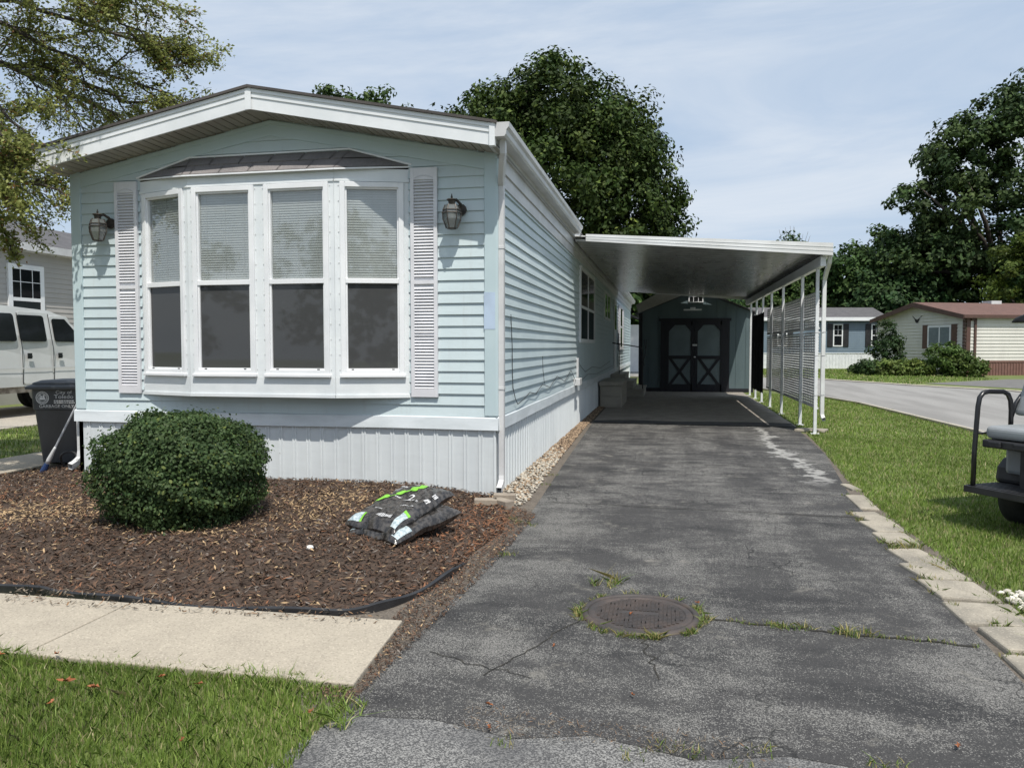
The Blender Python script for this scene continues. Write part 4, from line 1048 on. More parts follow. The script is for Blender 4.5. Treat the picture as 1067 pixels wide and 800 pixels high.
# storage box and steps
bx = thing('storage_box', 'beige resin storage box standing against the home under the carport', 'storage box', (-1.25, 18.6, .012))
mb = MB(); mb.box(-1.50, -1.00, 17.62, 19.7, .012, .50)
for z in (.06, .28): mb.box(-1.47, -1.03, 17.605, 17.62, z, z + .2)
mb.build('body', BEIGE, bx, bevel=.015); mb = MB(); mb.box(-1.53, -.975, 17.58, 19.75, .50, .60); mb.build('lid', BEIGE, bx, bevel=.025)
st = thing('entry_steps', 'beige moulded entry steps with a thin black handrail at the side door', 'steps', (-1.05, 22.5, .012))
for k, (x1, z1) in enumerate(((-.62, .23), (-.90, .45), (-1.14, .64))):
    mb = MB(); mb.box(-1.54, x1, 21.55, 23.7, .012 if k == 0 else z1 - .21, z1 - .03); mb.box(-1.54, x1 + .02, 21.52, 23.73, z1 - .045, z1); mb.build('step', BEIGE, st, bevel=.01)
mb = MB(); mb.tube([(-1.5, 21.6, 1.5), (-.72, 21.6, 1.38), (-.66, 21.6, 1.30), (-.66, 21.6, .23)], .016, 8); mb.tube([(-1.3, 21.6, 1.46), (-1.3, 21.6, .6)], .012, 6); mb.build('handrail', BLACKM, st)

# ================================================================== BIN, BROOM
bn = thing('wheeled_bin', 'dark grey wheeled rubbish bin with white City of Toledo print at the left house corner', 'rubbish bin', (-7.0, 7.95, .03), R(14)); bn.scale = (.95, .95, .95)
mb = MB(); b0 = [(-.23, -.25), (.23, -.25), (.23, .27), (-.23, .27)]; b1 = [(-.30, -.33), (.30, -.33), (.30, .36), (-.30, .36)]
def rr(q, z, r=.05):
    out = []
    (x0, y0), (x1, y1) = q[0], q[2]
    for cx, cy, a0 in ((x1 - r, y1 - r, 0), (x0 + r, y1 - r, 90), (x0 + r, y0 + r, 180), (x1 - r, y0 + r, 270)):
        for k in range(5): a = R(a0 + k * 22.5); out.append((cx + r * math.cos(a), cy + r * math.sin(a), z))
    return out
rings = [rr(b0, .02), rr([(p[0] * .6 + q[0] * .4, p[1] * .6 + q[1] * .4) for p, q in zip(b0, b1)], .38), rr([(p[0] * .28 + q[0] * .72, p[1] * .28 + q[1] * .72) for p, q in zip(b0, b1)], .665), rr([(p[0] * .25 + q[0] * .75 + (.012 if p[0] > 0 else -.012), p[1] * .25 + q[1] * .75 + (.012 if p[1] > 0 else -.012)) for p, q in zip(b0, b1)], .675), rr(b1, .93)]
def loft(mb, rings):
    n = len(rings[0])
    vs = [p for r in rings for p in r]
    fs = [(i * n + j, i * n + (j + 1) % n, (i + 1) * n + (j + 1) % n, (i + 1) * n + j) for i in range(len(rings) - 1) for j in range(n)] + [tuple(range(n))[::-1], tuple(range((len(rings) - 1) * n, len(rings) * n))]
    mb.add(vs, fs)
loft(mb, rings); body = mb.build('body', BIN, bn, local=True)
mb = MB(); L0 = [(-.345, -.395), (.345, -.395), (.345, .40), (-.345, .40)]; L1 = [(-.29, -.33), (.29, -.33), (.29, .36), (-.29, .36)]; L2 = [(-.22, -.26), (.22, -.26), (.22, .3), (-.22, .3)]
loft(mb, [rr(L0, .925), rr(L0, .955), rr(L1, .985), rr(L1, 1.0), rr(L2, 1.03)]); mb.build('lid', BIN, bn, local=True, bevel=.006)
for sx in (-1, 1):
    mb = MB(); mb.lathe([(.02, -.03), (.13, -.03), (.145, -.015), (.145, .015), (.13, .03), (.02, .03)], (sx * .25, .30, .145), 20, 0, 'x'); mb.build('wheel', RUBBER, bn, local=True, smooth=False)
mb = MB()   # print on the front face (y_local ~ -.25 .. -.33 leaning outward)
def bf(x, z): 
    t = (z - .675) / (.93 - .675); y = -(.33 * (.25 + .25 * 0) + 0); y0_, y1_ = -(.25 * .25 + .33 * .75) - .012, -.33
    return (x, y0_ + (y1_ - y0_) * t - .0035, z)
def binprint(txt, x, z, size, sx=1.0):
    vs, fs = text_geo(txt, size); mb.add([bf(x + v[0] * sx, z + v[1]) for v in vs], fs)
binprint('City of', .10, .868, .058, 1.2); binprint('Toledo', .10, .812, .066, 1.2); binprint('GARBAGE ONLY', .01, .700, .050, 1.12)
for zr in (.775, .752):
    x = -.02
    while x < .22: w = random.uniform(.012, .03); mb.poly([bf(x, zr), bf(x + w, zr), bf(x + w, zr + .014), bf(x, zr + .014)]); x += w + .007
cx, cz_ = -.155, .82
for (ra, rb) in ((.078, .070), (.052, .046)):
    for k in range(28):
        a, b = 2 * math.pi * k / 28, 2 * math.pi * (k + 1) / 28
        mb.poly([bf(cx + ra * math.cos(a), cz_ + ra * math.sin(a)), bf(cx + ra * math.cos(b), cz_ + ra * math.sin(b)), bf(cx + rb * math.cos(b), cz_ + rb * math.sin(b)), bf(cx + rb * math.cos(a), cz_ + rb * math.sin(a))])
for k in range(22):
    a = 2 * math.pi * k / 22; mb.poly([bf(cx + .066 * math.cos(a), cz_ + .066 * math.sin(a)), bf(cx + .066 * math.cos(a + .16), cz_ + .066 * math.sin(a + .16)), bf(cx + .056 * math.cos(a + .16), cz_ + .056 * math.sin(a + .16)), bf(cx + .056 * math.cos(a), cz_ + .056 * math.sin(a))])
mb.poly([bf(cx - .035, cz_ - .025), bf(cx + .035, cz_ - .025), bf(cx + .035, cz_ + .0), bf(cx - .035, cz_ + .0)])
for dx in (-.025, -.008, .010, .022): mb.poly([bf(cx + dx - .006, cz_), bf(cx + dx + .006, cz_), bf(cx + dx + .006, cz_ + .02 + abs(dx)), bf(cx + dx - .006, cz_ + .02 + abs(dx))])
mb.build('printed_markings', PRINT, body, local=True, normals=False)
br = thing('cleaning_brush', 'long handled white brush with blue head leaning on the house corner', 'brush', (-6.62, 7.15, .05))
p0, p1 = Vector((-6.50, 6.98, .07)), Vector((-6.075, 7.0, .80))
mb = MB(); mb.tube([lerp(p0, p1, .32), p1], .0105, 8); mb.build('handle', M('pole_grey', (.50, .51, .53), .35), br)
mb = MB(); mb.tube([lerp(p0, p1, .12), lerp(p0, p1, .18), lerp(p0, p1, .34), lerp(p0, p1, .37)], [.022, .025, .015, .011], 10); mb.build('sleeve', GUT, br, smooth=True)
mb = MB(); mb.tube([p0 - (p1 - p0) * .02, lerp(p0, p1, .05), lerp(p0, p1, .125)], [.034, .032, .024], 10); mb.build('brush_head', BLUEP, br)
mb = MB(); ht = [(-6.30 + .09 * math.cos(t), 7.12 + .03 * math.sin(t * 2), .16 + .11 * math.sin(t)) for t in np.linspace(0, 12.5, 50)]
mb.tube(ht, .012, 6); tag(mb.build('coiled_hose', BLACK), 'black coiled hose heaped between bin and left house corner', 'hose')

# ================================================================== SOIL BAGS
def bag(cx, cy, z0, ang, W, L, H, label, seed, full=True, tilt=0):
    bg = thing('soil_bag', label, 'bag', (cx, cy, z0), R(ang), 'bags of soil on the mulch')
    r = random.Random(seed); ph = [r.uniform(0, 6) for _ in range(6)]
    def sf(u, v, side=1):    # u,v in 0..1 -> local point
        e = min(u, 1 - u) * 2; f = min(v, 1 - v) * 2
        g1 = min(e * 1.9, 1); g2 = min(f * 2.1, 1); hh = (g1 * (2 - g1)) ** .40 * (g2 * (2 - g2)) ** .40
        x = (u - .5) * W * (1 - .06 * math.sin(math.pi * v)) + .006 * math.sin(v * 17 + ph[0]); y = (v - .5) * L * (1 - .05 * math.sin(math.pi * u)) + .006 * math.sin(u * 15 + ph[1])
        z = side * hh * H * .5 * (1 + .10 * math.sin(u * 7 + ph[2]) * math.sin(v * 6 + ph[3])) + .007 * hh * math.sin(u * 31 + v * 13 + ph[4]) * math.sin(v * 27 + ph[5]) + .008 * (1 - hh) * math.sin(u * 12 + v * 9 + ph[2])
        z += .26 * (v - .35) * tilt
        return (x, y, z + H * .5)
    mb = MB(); nu, nv_ = 44, 52
    for side in (1, -1):
        vs = [sf(i / nu, j / nv_, side) for i in range(nu + 1) for j in range(nv_ + 1)]
        fs = [(i * (nv_ + 1) + j, (i + 1) * (nv_ + 1) + j, (i + 1) * (nv_ + 1) + j + 1, i * (nv_ + 1) + j + 1) for i in range(nu) for j in range(nv_)]
        if side < 0: fs = [f[::-1] for f in fs]
        mb.add(vs, fs)
    mb.build('film', BAG, bg, local=True, normals=False, smooth=True)
    up = lambda u, v, d=.004: (lambda p: (p[0], p[1], p[2] + d))(sf(min(max(u, .01), .99), min(max(v, .005), .995)))
    def patch(mb, u0, u1, v0, v1, n=8, d=.004, skew=0):
        for i in range(n):
            for j in range(n):
                q = [(u0 + (u1 - u0) * a / n, v0 + (v1 - v0) * b / n) for a, b in ((i, j), (i + 1, j), (i + 1, j + 1), (i, j + 1))]
                mb.poly([up(a + skew * (b - v0), b, d) for a, b in q])
    lab = MB(); patch(lab, .03, .25, .02, .13); patch(lab, .87, .985, .03, .24); lab.build('printed_label', LABELW, bg, local=True, normals=False)
    if not full: 
        return bg
    gr = MB(); patch(gr, .252, .29, .02, .13, 5); patch(gr, .87, .985, .242, .28, 5)
    for (u, v) in ((.17, .50), (.32, .645), (.46, .775)):
        pts = [up(u + .075 * math.cos(t), v + .062 * math.sin(t), .005) for t in np.linspace(0, 6.28, 21)[:-1]]; gr.add([up(u, v, .005)] + pts, [(0, k + 1, (k + 1) % 20 + 1) for k in range(20)])
    def band(a, b, w):
        n = 8
        for k in range(n):
            p = [a[0] + (b[0] - a[0]) * k / n, a[1] + (b[1] - a[1]) * k / n]; q = [a[0] + (b[0] - a[0]) * (k + 1) / n, a[1] + (b[1] - a[1]) * (k + 1) / n]
            gr.poly([up(p[0] - w, p[1], .0045), up(p[0] + w, p[1], .0045), up(q[0] + w, q[1], .0045), up(q[0] - w, q[1], .0045)])
    band((.06, .36), (.56, .86), .03); band((.585, .80), (.50, .99), .05)
    gr.build('green_print', GREENP, bg, local=True, normals=False)
    wt = MB()
    def wtext(t, u, v, size, rot=0):
        vs, fs = text_geo(t, size); c, s_ = math.cos(rot), math.sin(rot)
        wt.add([up(u + (x * c - y * s_) / W, v + (x * s_ + y * c) / L, .0055) for x, y, _ in vs], fs)
    wtext('2', .64, .50, .13, .15); wtext('cu ft', .78, .49, .035, .15)
    def dashes(u0, u1, v, h, rot=0.0):
        u = u0
        while u < u1:
            w = r.uniform(.010, .024); vv = v + (u - u0) * rot
            wt.poly([up(u, vv, .0055), up(u + w, vv + w * rot, .0055), up(u + w, vv + w * rot + h, .0055), up(u, vv + h, .0055)]); u += w + r.uniform(.006, .014)
    dashes(.10, .50, .83, .035, .30); dashes(.08, .28, .72, .03, .30); dashes(.34, .46, .52, .02, .2); dashes(.30, .44, .22, .018, 0); dashes(.50, .78, .10, .045, 0); dashes(.66, .9, .36, .012, .1)
    for k in range(2): dashes(.90, .97, .56 + .13 * k, .07); dashes(.905, .965, .60 + .13 * k, .02)
    wt.build('white_markings', PRINT, bg, local=True, normals=False)
    return bg
bag(-1.815, 5.17, .065, -25, .47, .66, .135, 'dark plastic bag of garden soil lying underneath the other bag', 5, False, .35)
bag(-1.865, 5.21, .135, -22, .47, .66, .145, 'dark plastic bag of garden soil with green print, on top of another bag', 9, True, .6)

# ================================================================== LEAFY THINGS
HEX = np.array([(-.5, 0), (-.22, .30), (.2, .27), (.5, 0), (.2, -.27), (-.22, -.30)])
QUAD = np.array([(-.5, 0), (0, .28), (.5, 0), (0, -.28)])
def leaves(P, Nrm, size, shape, cols, fold=.0):
    n = len(P); Nrm = Nrm / np.maximum(np.linalg.norm(Nrm, axis=1, keepdims=True), 1e-6)
    a = rng.normal(size=(n, 3)); u = a - (a * Nrm).sum(1, keepdims=True) * Nrm; u /= np.linalg.norm(u, axis=1, keepdims=True); w = np.cross(Nrm, u)
    s = (size * rng.uniform(.7, 1.3, n))[:, None, None]
    V = P[:, None, :] + s * (shape[None, :, 0:1] * u[:, None, :] + shape[None, :, 1:2] * w[:, None, :]) + (s * fold * np.abs(shape[None, :, 1:2])) * Nrm[:, None, :]
    k = len(shape)
    return V.reshape(-1, 3), np.arange(n * k).reshape(n, k), np.repeat(cols, k, 0)
def pal(n, c1, c2, c3=None, p3=.05):
    t = rng.random((n, 1)); c = np.array(c1) * (1 - t) + np.array(c2) * t
    if c3 is not None: c = np.where(rng.random((n, 1)) < p3, np.array(c3), c)
    return c * rng.uniform(.75, 1.25, (n, 1))
def crown_pts(lobes, ncl, per, rc, inner=.45):
    global CT
    P, Q, CT = [], [], []
    vol = np.array([l[3] * l[4] + l[4] * l[5] + l[3] * l[5] for l in lobes]); vol = vol / vol.sum()
    for l, f in zip(lobes, vol):
        m = max(3, int(ncl * f)); d = rng.normal(size=(m, 3)); d /= np.linalg.norm(d, axis=1, keepdims=True)
        r = rng.uniform(inner, 1.0, (m, 1)) ** .6
        c = np.array(l[:3]) + d * r * np.array(l[3:6])
        R_ = rc * rng.uniform(.6, 1.3, m)
        for i in range(m):
            e = rng.normal(size=(per, 3)); e /= np.linalg.norm(e, axis=1, keepdims=True)
            q = c[i] + e * (rng.random((per, 1)) ** .45) * R_[i] * np.array([1, 1, .75])
            CT.append(np.repeat(rng.uniform(.72, 1.30, (1, 1)) * np.array([[rng.uniform(.92, 1.12), 1, rng.uniform(.85, 1.1)]]), per, 0)); P.append(q); Q.append(d[i] * .35 + e * .55 + np.array([0, 0, .35]) + rng.normal(0, .45, (per, 3)))
    return np.concatenate(P), np.concatenate(Q)
def tree(name, label, loc, lobes, ncl, per, rc, size, c1, c2, th, tr, mat=LEAFD, shape=QUAD, inner=.45, group=None, c3=None, limbs=9, cat='tree'):
    t = thing(name, label, cat, loc, 0, group)
    lob = [(loc[0] + l[0], loc[1] + l[1], loc[2] + l[2], *l[3:]) for l in lobes]
    P, Q = crown_pts(lob, ncl, per, rc, inner)
    V, F, T = leaves(P, Q, size, shape, pal(len(P), c1, c2, c3) * np.concatenate(CT), .25)
    mb = MB(); top = Vector(loc) + Vector((0, 0, th))
    mb.tube([Vector(loc) + Vector((0, 0, -.1)), Vector(loc) + Vector((.05, 0, th * .5)), top], [tr * 1.35, tr, tr * .8], 10)
    for k in range(limbs):
        tgt = Vector(tuple(P[rng.integers(len(P))])); mid = lerp(top, tgt, .5) + Vector((0, 0, .08 * (tgt - top).length))
        mb.tube([top - Vector((0, 0, .15 * th * random.random())), mid, tgt], [tr * .55, tr * .32, tr * .08], 6)
    mb.build('trunk', BARK, t, smooth=True)
    fast('crown', V, F, mat, T, t)
    return t
# boxwood bush on the mulch
bu = thing('round_bush', 'dense rounded green bush growing in the mulch before the bay window', 'bush', (-3.60, 5.19, .07))
n = 46000; d = rng.normal(size=(n, 3)); d /= np.linalg.norm(d, axis=1, keepdims=True); d[:, 2] = np.abs(d[:, 2]) * np.where(rng.random(n) < .62, 1, -.85)
sq = (np.abs(d) ** 2.6).sum(1) ** (-1 / 2.6)
lump = 1 + np.where(rng.random(n) < .05, rng.uniform(.0, .14, n), 0) + .05 * np.sin(d[:, 0] * 8 + 1) * np.sin(d[:, 1] * 7) + .055 * np.sin(d[:, 2] * 11 + d[:, 0] * 6) + rng.normal(0, .022, n)
rr_ = np.where(rng.random(n) < .66, rng.uniform(.87, 1.0, n), rng.uniform(.5, .9, n))
P = d * (sq * lump * rr_)[:, None] * np.array([.605, .58, .475]) * .95 + np.array([-3.60, 5.19, .45])
P[:, 2] = np.maximum(P[:, 2], .10)
V, F, T = leaves(P, d * .8 + np.array([0, 0, .25]) + rng.normal(0, .5, (n, 3)), .026, HEX, pal(n, (.040, .076, .026), (.090, .138, .052), (.17, .21, .06), .05) * (1 + .22 * np.sin(d[:, :1] * 7 + 2 * d[:, 2:] * 5) * np.sin(d[:, 1:2] * 9))[:, :], .3)
fast('foliage', V, F, LEAF, T, bu)
mb = MB()
for k in range(26):
    a = random.uniform(0, 6.28); e = random.uniform(.3, 1.3)
    mb.tube([(-3.60, 5.19, .05), (-3.60 + .25 * math.cos(a) * math.cos(e), 5.19 + .25 * math.sin(a) * math.cos(e), .3), (-3.60 + .50 * math.cos(a) * math.cos(e), 5.19 + .45 * math.sin(a) * math.cos(e), .2 + .5 * math.sin(e))], [.016, .010, .004], 5)
mb.build('stem', BARK, bu)
# maple behind the home
tree('maple_tree', 'big dark green maple tree rising behind the pale blue home', (-5.7, 38.8, 0),
     [(0, 0, 9.6, 5.8, 5.2, 5.2), (-3.5, -.5, 8.8, 3.5, 3.4, 3.6), (3.0, -.3, 8.2, 3.4, 3.2, 3.4), (.3, 0, 12.9, 3.3, 3.2, 2.9), (-3.1, 0, 12.0, 2.8, 2.5, 2.7), (3.0, 0, 11.2, 2.9, 2.6, 2.7), (4.6, 0, 6.6, 2.4, 2.2, 1.9), (-4.4, 0, 6.4, 2.6, 2.4, 2.2)],
     900, 115, .85, .24, (.023, .044, .009), (.050, .078, .018), 4.5, .38, c3=(.10, .14, .03), limbs=16)
# far right: oak mass and its neighbours
tree('oak_tree', 'tallest dark tree on the right, towering behind the brown roofed home', (23.2, 60.5, 0),
     [(0, 0, 12.0, 6.0, 6, 6), (3.5, 0, 14.2, 5.0, 5, 5.6), (-2.4, 0, 15.2, 3.2, 3, 2.4), (-4.6, 0, 11.6, 3.4, 3, 1.9), (-3.9, 0, 7.0, 4.2, 3.5, 3), (3, 0, 7, 6, 5, 4), (-.6, 0, 17.3, 2.6, 2.6, 1.6), (2.0, 0, 18.6, 2.8, 2.6, 1.7), (6, 0, 18, 4, 3, 3)],
     620, 85, .95, .36, (.026, .050, .016), (.060, .095, .030), 6, .5, limbs=16, inner=.6)
tree('yellow_green_tree', 'yellow green feathery tree at the right edge behind the cream home', (20.9, 50.5, 0),
     [(0, 0, 5.4, 2.4, 2.2, 3.4), (.9, 0, 7.0, 1.8, 1.6, 2.2), (2.2, 0, 6, 2, 2, 3)], 190, 80, .6, .26, (.055, .092, .016), (.10, .14, .028), 2.2, .2, LEAF)
bgt = [(14.2, 63.5, 9.2, 3.4, 'mid green tree left of the towering oak, behind the slatted panels'), (11.0, 66.0, 8.2, 3.2, 'rounded green tree just right of the carport corner'),
       (16.4, 60.5, 7.0, 3.6, 'low dark tree directly behind the brown gable'), (8.6, 66.0, 10.3, 3.0, 'green tree whose top shows above the carport edge'),
       (5.0, 62.0, 8.6, 3.8, 'dark green tree seen through the gap under the carport beam'), (1.0, 54.0, 8.0, 3.6, 'dark tree behind the shed roof right side'),
       (17.6, 64.5, 11.0, 3.8, 'dark green tree filling the space left of the towering oak'), (20.2, 66.0, 10.0, 3.6, 'dark tree half hidden behind the towering oak'),
       (26.5, 58.0, 8.5, 4.5, 'dense dark tree behind the right end of the cream home'), (-2.5, 50.0, 6.5, 3.5, 'dark tree glimpsed between home and shed')]
for i, (x, y, h, w, lab) in enumerate(bgt):
    a = random.uniform(-1, 1)
    tree('background_tree', lab, (x, y, 0), [(0, 0, h * .58, w, w, h * .40), (a, 0, h * .78, w * .7, w * .7, h * .22), (-a * 1.5, 0, h * .42, w * .9, w * .9, h * .30)], 230, 75, .85, .36,
         ((.026, .058, .016), (.034, .066, .018), (.022, .05, .018))[i % 3], ((.06, .105, .028), (.07, .12, .03), (.045, .085, .026))[i % 3], h * .3, .22, group='background trees', limbs=7)
tree('distant_tree', 'feathery treetop peeking over the pale blue home roof', (-20.0, 48.0, 0), [(0, 0, 13, 3.6, 3.4, 4.6), (1.8, 0, 16.0, 1.8, 2, 2.3), (-1.6, 0, 16.2, 1.5, 1.6, 2.3)], 200, 60, .7, .30, (.03, .062, .018), (.07, .11, .03), 6, .3)
bt = thing('bare_tree', 'leafless grey branches poking up above the carport corner', 'tree', (10.6, 70, 0)); mb = MB()
for k in range(26):
    x = random.uniform(-1.4, 1.4); mb.tube([(10.6, 70, 6 + random.random() * 2), (10.6 + x * .5, 70, 9), (10.6 + x, 70 + random.uniform(-.5, .5), 10.4 + random.random() * 1.8 - abs(x) * .5)], [.06, .035, .012], 4)
mb.tube([(10.6, 70, 0), (10.6, 70, 8)], [.25, .1], 8); mb.build('trunk', M('dead_wood', (.22, .2, .18), .9), bt)
stuffv = []
# far wood that closes the horizon: reads as one mass
wl = [(x, 78 + 8 * math.sin(x * .21) + random.uniform(-3, 3), random.uniform(3.0, 4.2), random.uniform(3.5, 5), 4, random.uniform(3.4, 4.6)) for x in range(-75, 90, 5)]
wl += [(x, -34 + 5 * math.sin(x * .3), random.uniform(4, 6), 4.5, 4, random.uniform(4, 7)) for x in range(-60, 60, 7)]
P, Q = crown_pts(wl, 900, 42, 1.3, .4); V, F, T = leaves(P, Q, .7, QUAD, pal(len(P), (.024, .05, .018), (.06, .095, .032)), .2)
stuff(fast('far_wood', V, F, LEAFD, T), 'dark green line of distant woodland behind all the homes', 'woodland')

# front left tree: drooping limbs, many twigs, small leaves
ft = thing('front_tree', 'loose yellow green tree with drooping twigs over the left end of the home', 'tree', (-9.9, 7.6, 0))
tb = MB(); LP, LN = [], []
tb.tube([(-9.9, 7.6, -.1), (-9.85, 7.55, 1.5), (-9.8, 7.6, 3.4), (-9.8, 7.6, 5.5), (-9.7, 7.6, 7.5)], [.24, .19, .16, .12, .07], 10)
rnd = random.Random(21)
def rv3(s): return Vector((rnd.gauss(0, s), rnd.gauss(0, s), rnd.gauss(0, s)))
def twig(p, d, L, r, lvl):
    n = 5; pts = [p]; q = p.copy(); dd = d.normalized()
    for i in range(n):
        dd = (dd + rv3(.16) + Vector((.03, 0, -.035))).normalized(); q = q + dd * (L / n); pts.append(q.copy())
    tb.tube(pts, [r * (1 - .75 * i / n) for i in range(n + 1)], 4, False)
    if lvl == 0:
        for i in range(1, n + 1):
            for k in range(2 + (rnd.random() < .5)):
                c = lerp(pts[i - 1], pts[i], rnd.random()) + rv3(.035); LP.append(tuple(c)); LN.append(tuple(rv3(.6) + Vector((0, -.15, .75))))
        return
    m = 6 if lvl == 1 else 7
    for k in range(m):
        t = (k + .6 + rnd.random() * .5) / (m + .3) * n; i = min(int(t), n - 1)
        side = rv3(1.0); side = (side - dd * side.dot(dd)).normalized()
        twig(lerp(pts[i], pts[i + 1], t - i), dd * .95 + side * .62 + Vector((.15, 0, -.05)), L * rnd.uniform(.38, .58), r * .5, lvl - 1)
def limb(P, r, nb, lb, f0=.25):
    P = [Vector(p) for p in P]; n = 18; sp_ = [cr(P, i * (len(P) - 1) / n) + (rv3(.03) if i else Vector()) for i in range(n + 1)]
    tb.tube(sp_, [r * (1 - .85 * i / n) for i in range(n + 1)], 6)
    for k in range(nb):
        t = n * (f0 + (1 - f0) * (k + rnd.random()) / nb); i = min(int(t), n - 1); dd = (sp_[i + 1] - sp_[i]).normalized()
        side = rv3(1.0); side = (side - dd * side.dot(dd)).normalized()
        twig(lerp(sp_[i], sp_[i + 1], t - i), dd * 1.0 + side * .75, 1.2 * lb * rnd.uniform(.55, 1.15) * (1.1 - .45 * t / n), r * .28, 2)
limb([(-9.75, 7.6, 6.2), (-8.4, 7.8, 6.3), (-6.9, 7.9, 5.6), (-5.9, 8.0, 4.95)], .05, 11, .8)
limb([(-9.75, 7.6, 6.8), (-8.2, 7.9, 7.0), (-6.6, 8.0, 6.0), (-5.9, 8.0, 5.35)], .05, 10, .8)
limb([(-9.8, 7.6, 5.2), (-8.4, 8.0, 5.4), (-7.1, 8.3, 4.9), (-5.7, 8.3, 4.3)], .05, 11, .85)
limb([(-9.8, 7.6, 4.4), (-8.6, 7.4, 4.6), (-7.4, 7.2, 4.1), (-6.4, 6.9, 3.55)], .05, 10, .75)
limb([(-9.8, 7.6, 3.1), (-8.5, 7.0, 3.35), (-7.3, 6.5, 3.3), (-6.15, 6.2, 3.05)], .05, 11, .7)
limb([(-9.8, 7.6, 2.9), (-8.7, 7.3, 3.0), (-7.6, 7.0, 2.9), (-6.6, 6.7, 2.65)], .045, 10, .6)
limb([(-9.8, 7.5, 5.0), (-8.4, 6.6, 5.3), (-7.0, 5.9, 5.0), (-5.8, 5.4, 4.6)], .06, 9, .8)
limb([(-9.8, 7.5, 5.8), (-8.3, 6.5, 6.2), (-6.8, 6.0, 5.7), (-5.6, 5.8, 5.1)], .06, 8, .8)
limb([(-9.8, 7.6, 4.8), (-8.6, 8.5, 5.0), (-7.5, 9.2, 4.6), (-6.6, 9.6, 4.0)], .055, 13, .95)
limb([(-9.8, 7.6, 3.4), (-8.8, 7.9, 3.6), (-8.0, 8.1, 3.5), (-7.0, 8.2, 3.2)], .055, 13, .9)
limb([(-9.8, 7.5, 5.4), (-10.5, 6.2, 5.8), (-11, 5, 5.2)], .06, 8, .9); limb([(-9.8, 7.6, 5.6), (-11.5, 7.9, 6.0), (-12.6, 8.2, 5.2)], .06, 8, .9)
limb([(-9.8, 7.6, 3.7), (-8.4, 6.9, 4.0), (-7.0, 6.3, 3.9), (-5.95, 6.05, 3.35)], .045, 11, .6)
limb([(-9.8, 7.6, 3.0), (-8.3, 6.8, 3.2), (-7.0, 6.2, 3.1), (-5.95, 6.0, 2.85)], .045, 9, .5)
limb([(-9.8, 7.6, 4.9), (-8.4, 8.4, 5.0), (-6.9, 8.6, 4.6), (-5.55, 8.5, 4.1)], .045, 11, .8)
limb([(-9.8, 7.6, 5.6), (-8.3, 8.3, 5.7), (-6.6, 8.4, 5.2), (-5.75, 8.2, 4.7)], .045, 9, .8)
tb.build('trunk', M('twig_bark', (.050, .042, .036), .9, c2=(.09, .076, .064), ns=14), ft, normals=False)
LP = np.array(LP); LN = np.array(LN); nl = len(LP); print('front tree leaves', nl)
V, F, T = leaves(LP, LN, .046, QUAD, pal(nl, (.17, .205, .050), (.34, .36, .12), (.24, .13, .05), .06), .3)
fast('crown', V, F, LEAF, T, ft)

# ================================================================== NEIGHBOURS
# grey house on the left
gh = thing('grey_house', 'grey sided neighbour house with white grid window behind the van', 'house', (-15.5, 17, 0))
P5 = PL((-15.5, 0, 0), (0, 1, 0), (1, 0, 0))
mb = MB(); siding(mb, P5, 5, 27, .4, 3.72, .125, (), None, .014); mb.box(-20, -15.56, 5, 27, 0, 3.72)
mb.box(-15.56, -15.5, 5, 27, 0, .4); mb.build('wall', GSID, gh)
mb = MB(); mb.extrude([(-15.2, 4.7, 3.78), (-17.9, 4.7, 4.72), (-20.6, 4.7, 3.78), (-20.6, 4.7, 3.88), (-17.9, 4.7, 4.85), (-15.2, 4.7, 3.90)], (0, 22.7, 0)); mb.build('roof', GRROOF, gh)
mb = MB(); mb.box(-15.22, -15.17, 4.7, 27.4, 3.72, 3.90); mb.box(-15.499, -15.22, 4.7, 27.4, 3.715, 3.74); mb.build('eave', GUT, gh)
simple_window(gh, P5, 15.72, 16.80, 1.85, 3.40, .12, .06, (3, 2), rail=2.55)
# white van parked on the neighbour's drive, heading away
vn = thing('white_van', 'white passenger van parked beside the grey house', 'van', (-13.3, 12.6, .03))
prof = [(9.4, .62), (9.35, 1.0), (9.45, 1.95), (9.7, 2.17), (12.3, 2.20), (13.6, 2.13), (13.95, 2.03), (14.75, 1.42), (15.7, 1.22), (15.85, .95), (15.8, .62)]
mb = MB(); PV = PL((-12.3, 0, 0), (0, 1, 0), (1, 0, 0))
secs = []
for (x, ins) in ((-14.30, .0), (-14.26, -.0), (-12.34, 0), (-12.30, 0)):
    secs.append([(x + (.14 if x < -13.3 else -.14) * max(0, (z - 1.35)) / .8, y, z) for y, z in prof])
n = len(prof)
for a, b in zip(secs, secs[1:]):
    for k in range(n): mb.poly([a[k], a[(k + 1) % n], b[(k + 1) % n], b[k]])
mb.poly(secs[0][::-1]); mb.poly(secs[-1]); mb.build('body', VANP, vn, bevel=.05, seg=3)
mb = MB(); mb.box(-14.25, -12.33, 9.5, 15.7, .50, .64); mb.build('rocker', VANB, vn)
def vx(z): return .004 - .14 * max(0, z - 1.35) / .8
def rrect(y0, y1, z0, z1, r, slant=0):
    pts = []
    for cy, cz2, a0 in ((y1 - r, z1 - r, 0), (y0 + r, z1 - r, 90), (y0 + r, z0 + r, 180), (y1 - r, z0 + r, 270)):
        for k in range(5):
            a = R(a0 + k * 22.5); y, z = cy + r * math.cos(a), cz2 + r * math.sin(a)
            pts.append((y - (slant * (z - z0) if cy > (y0 + y1) / 2 else 0), z))
    return pts
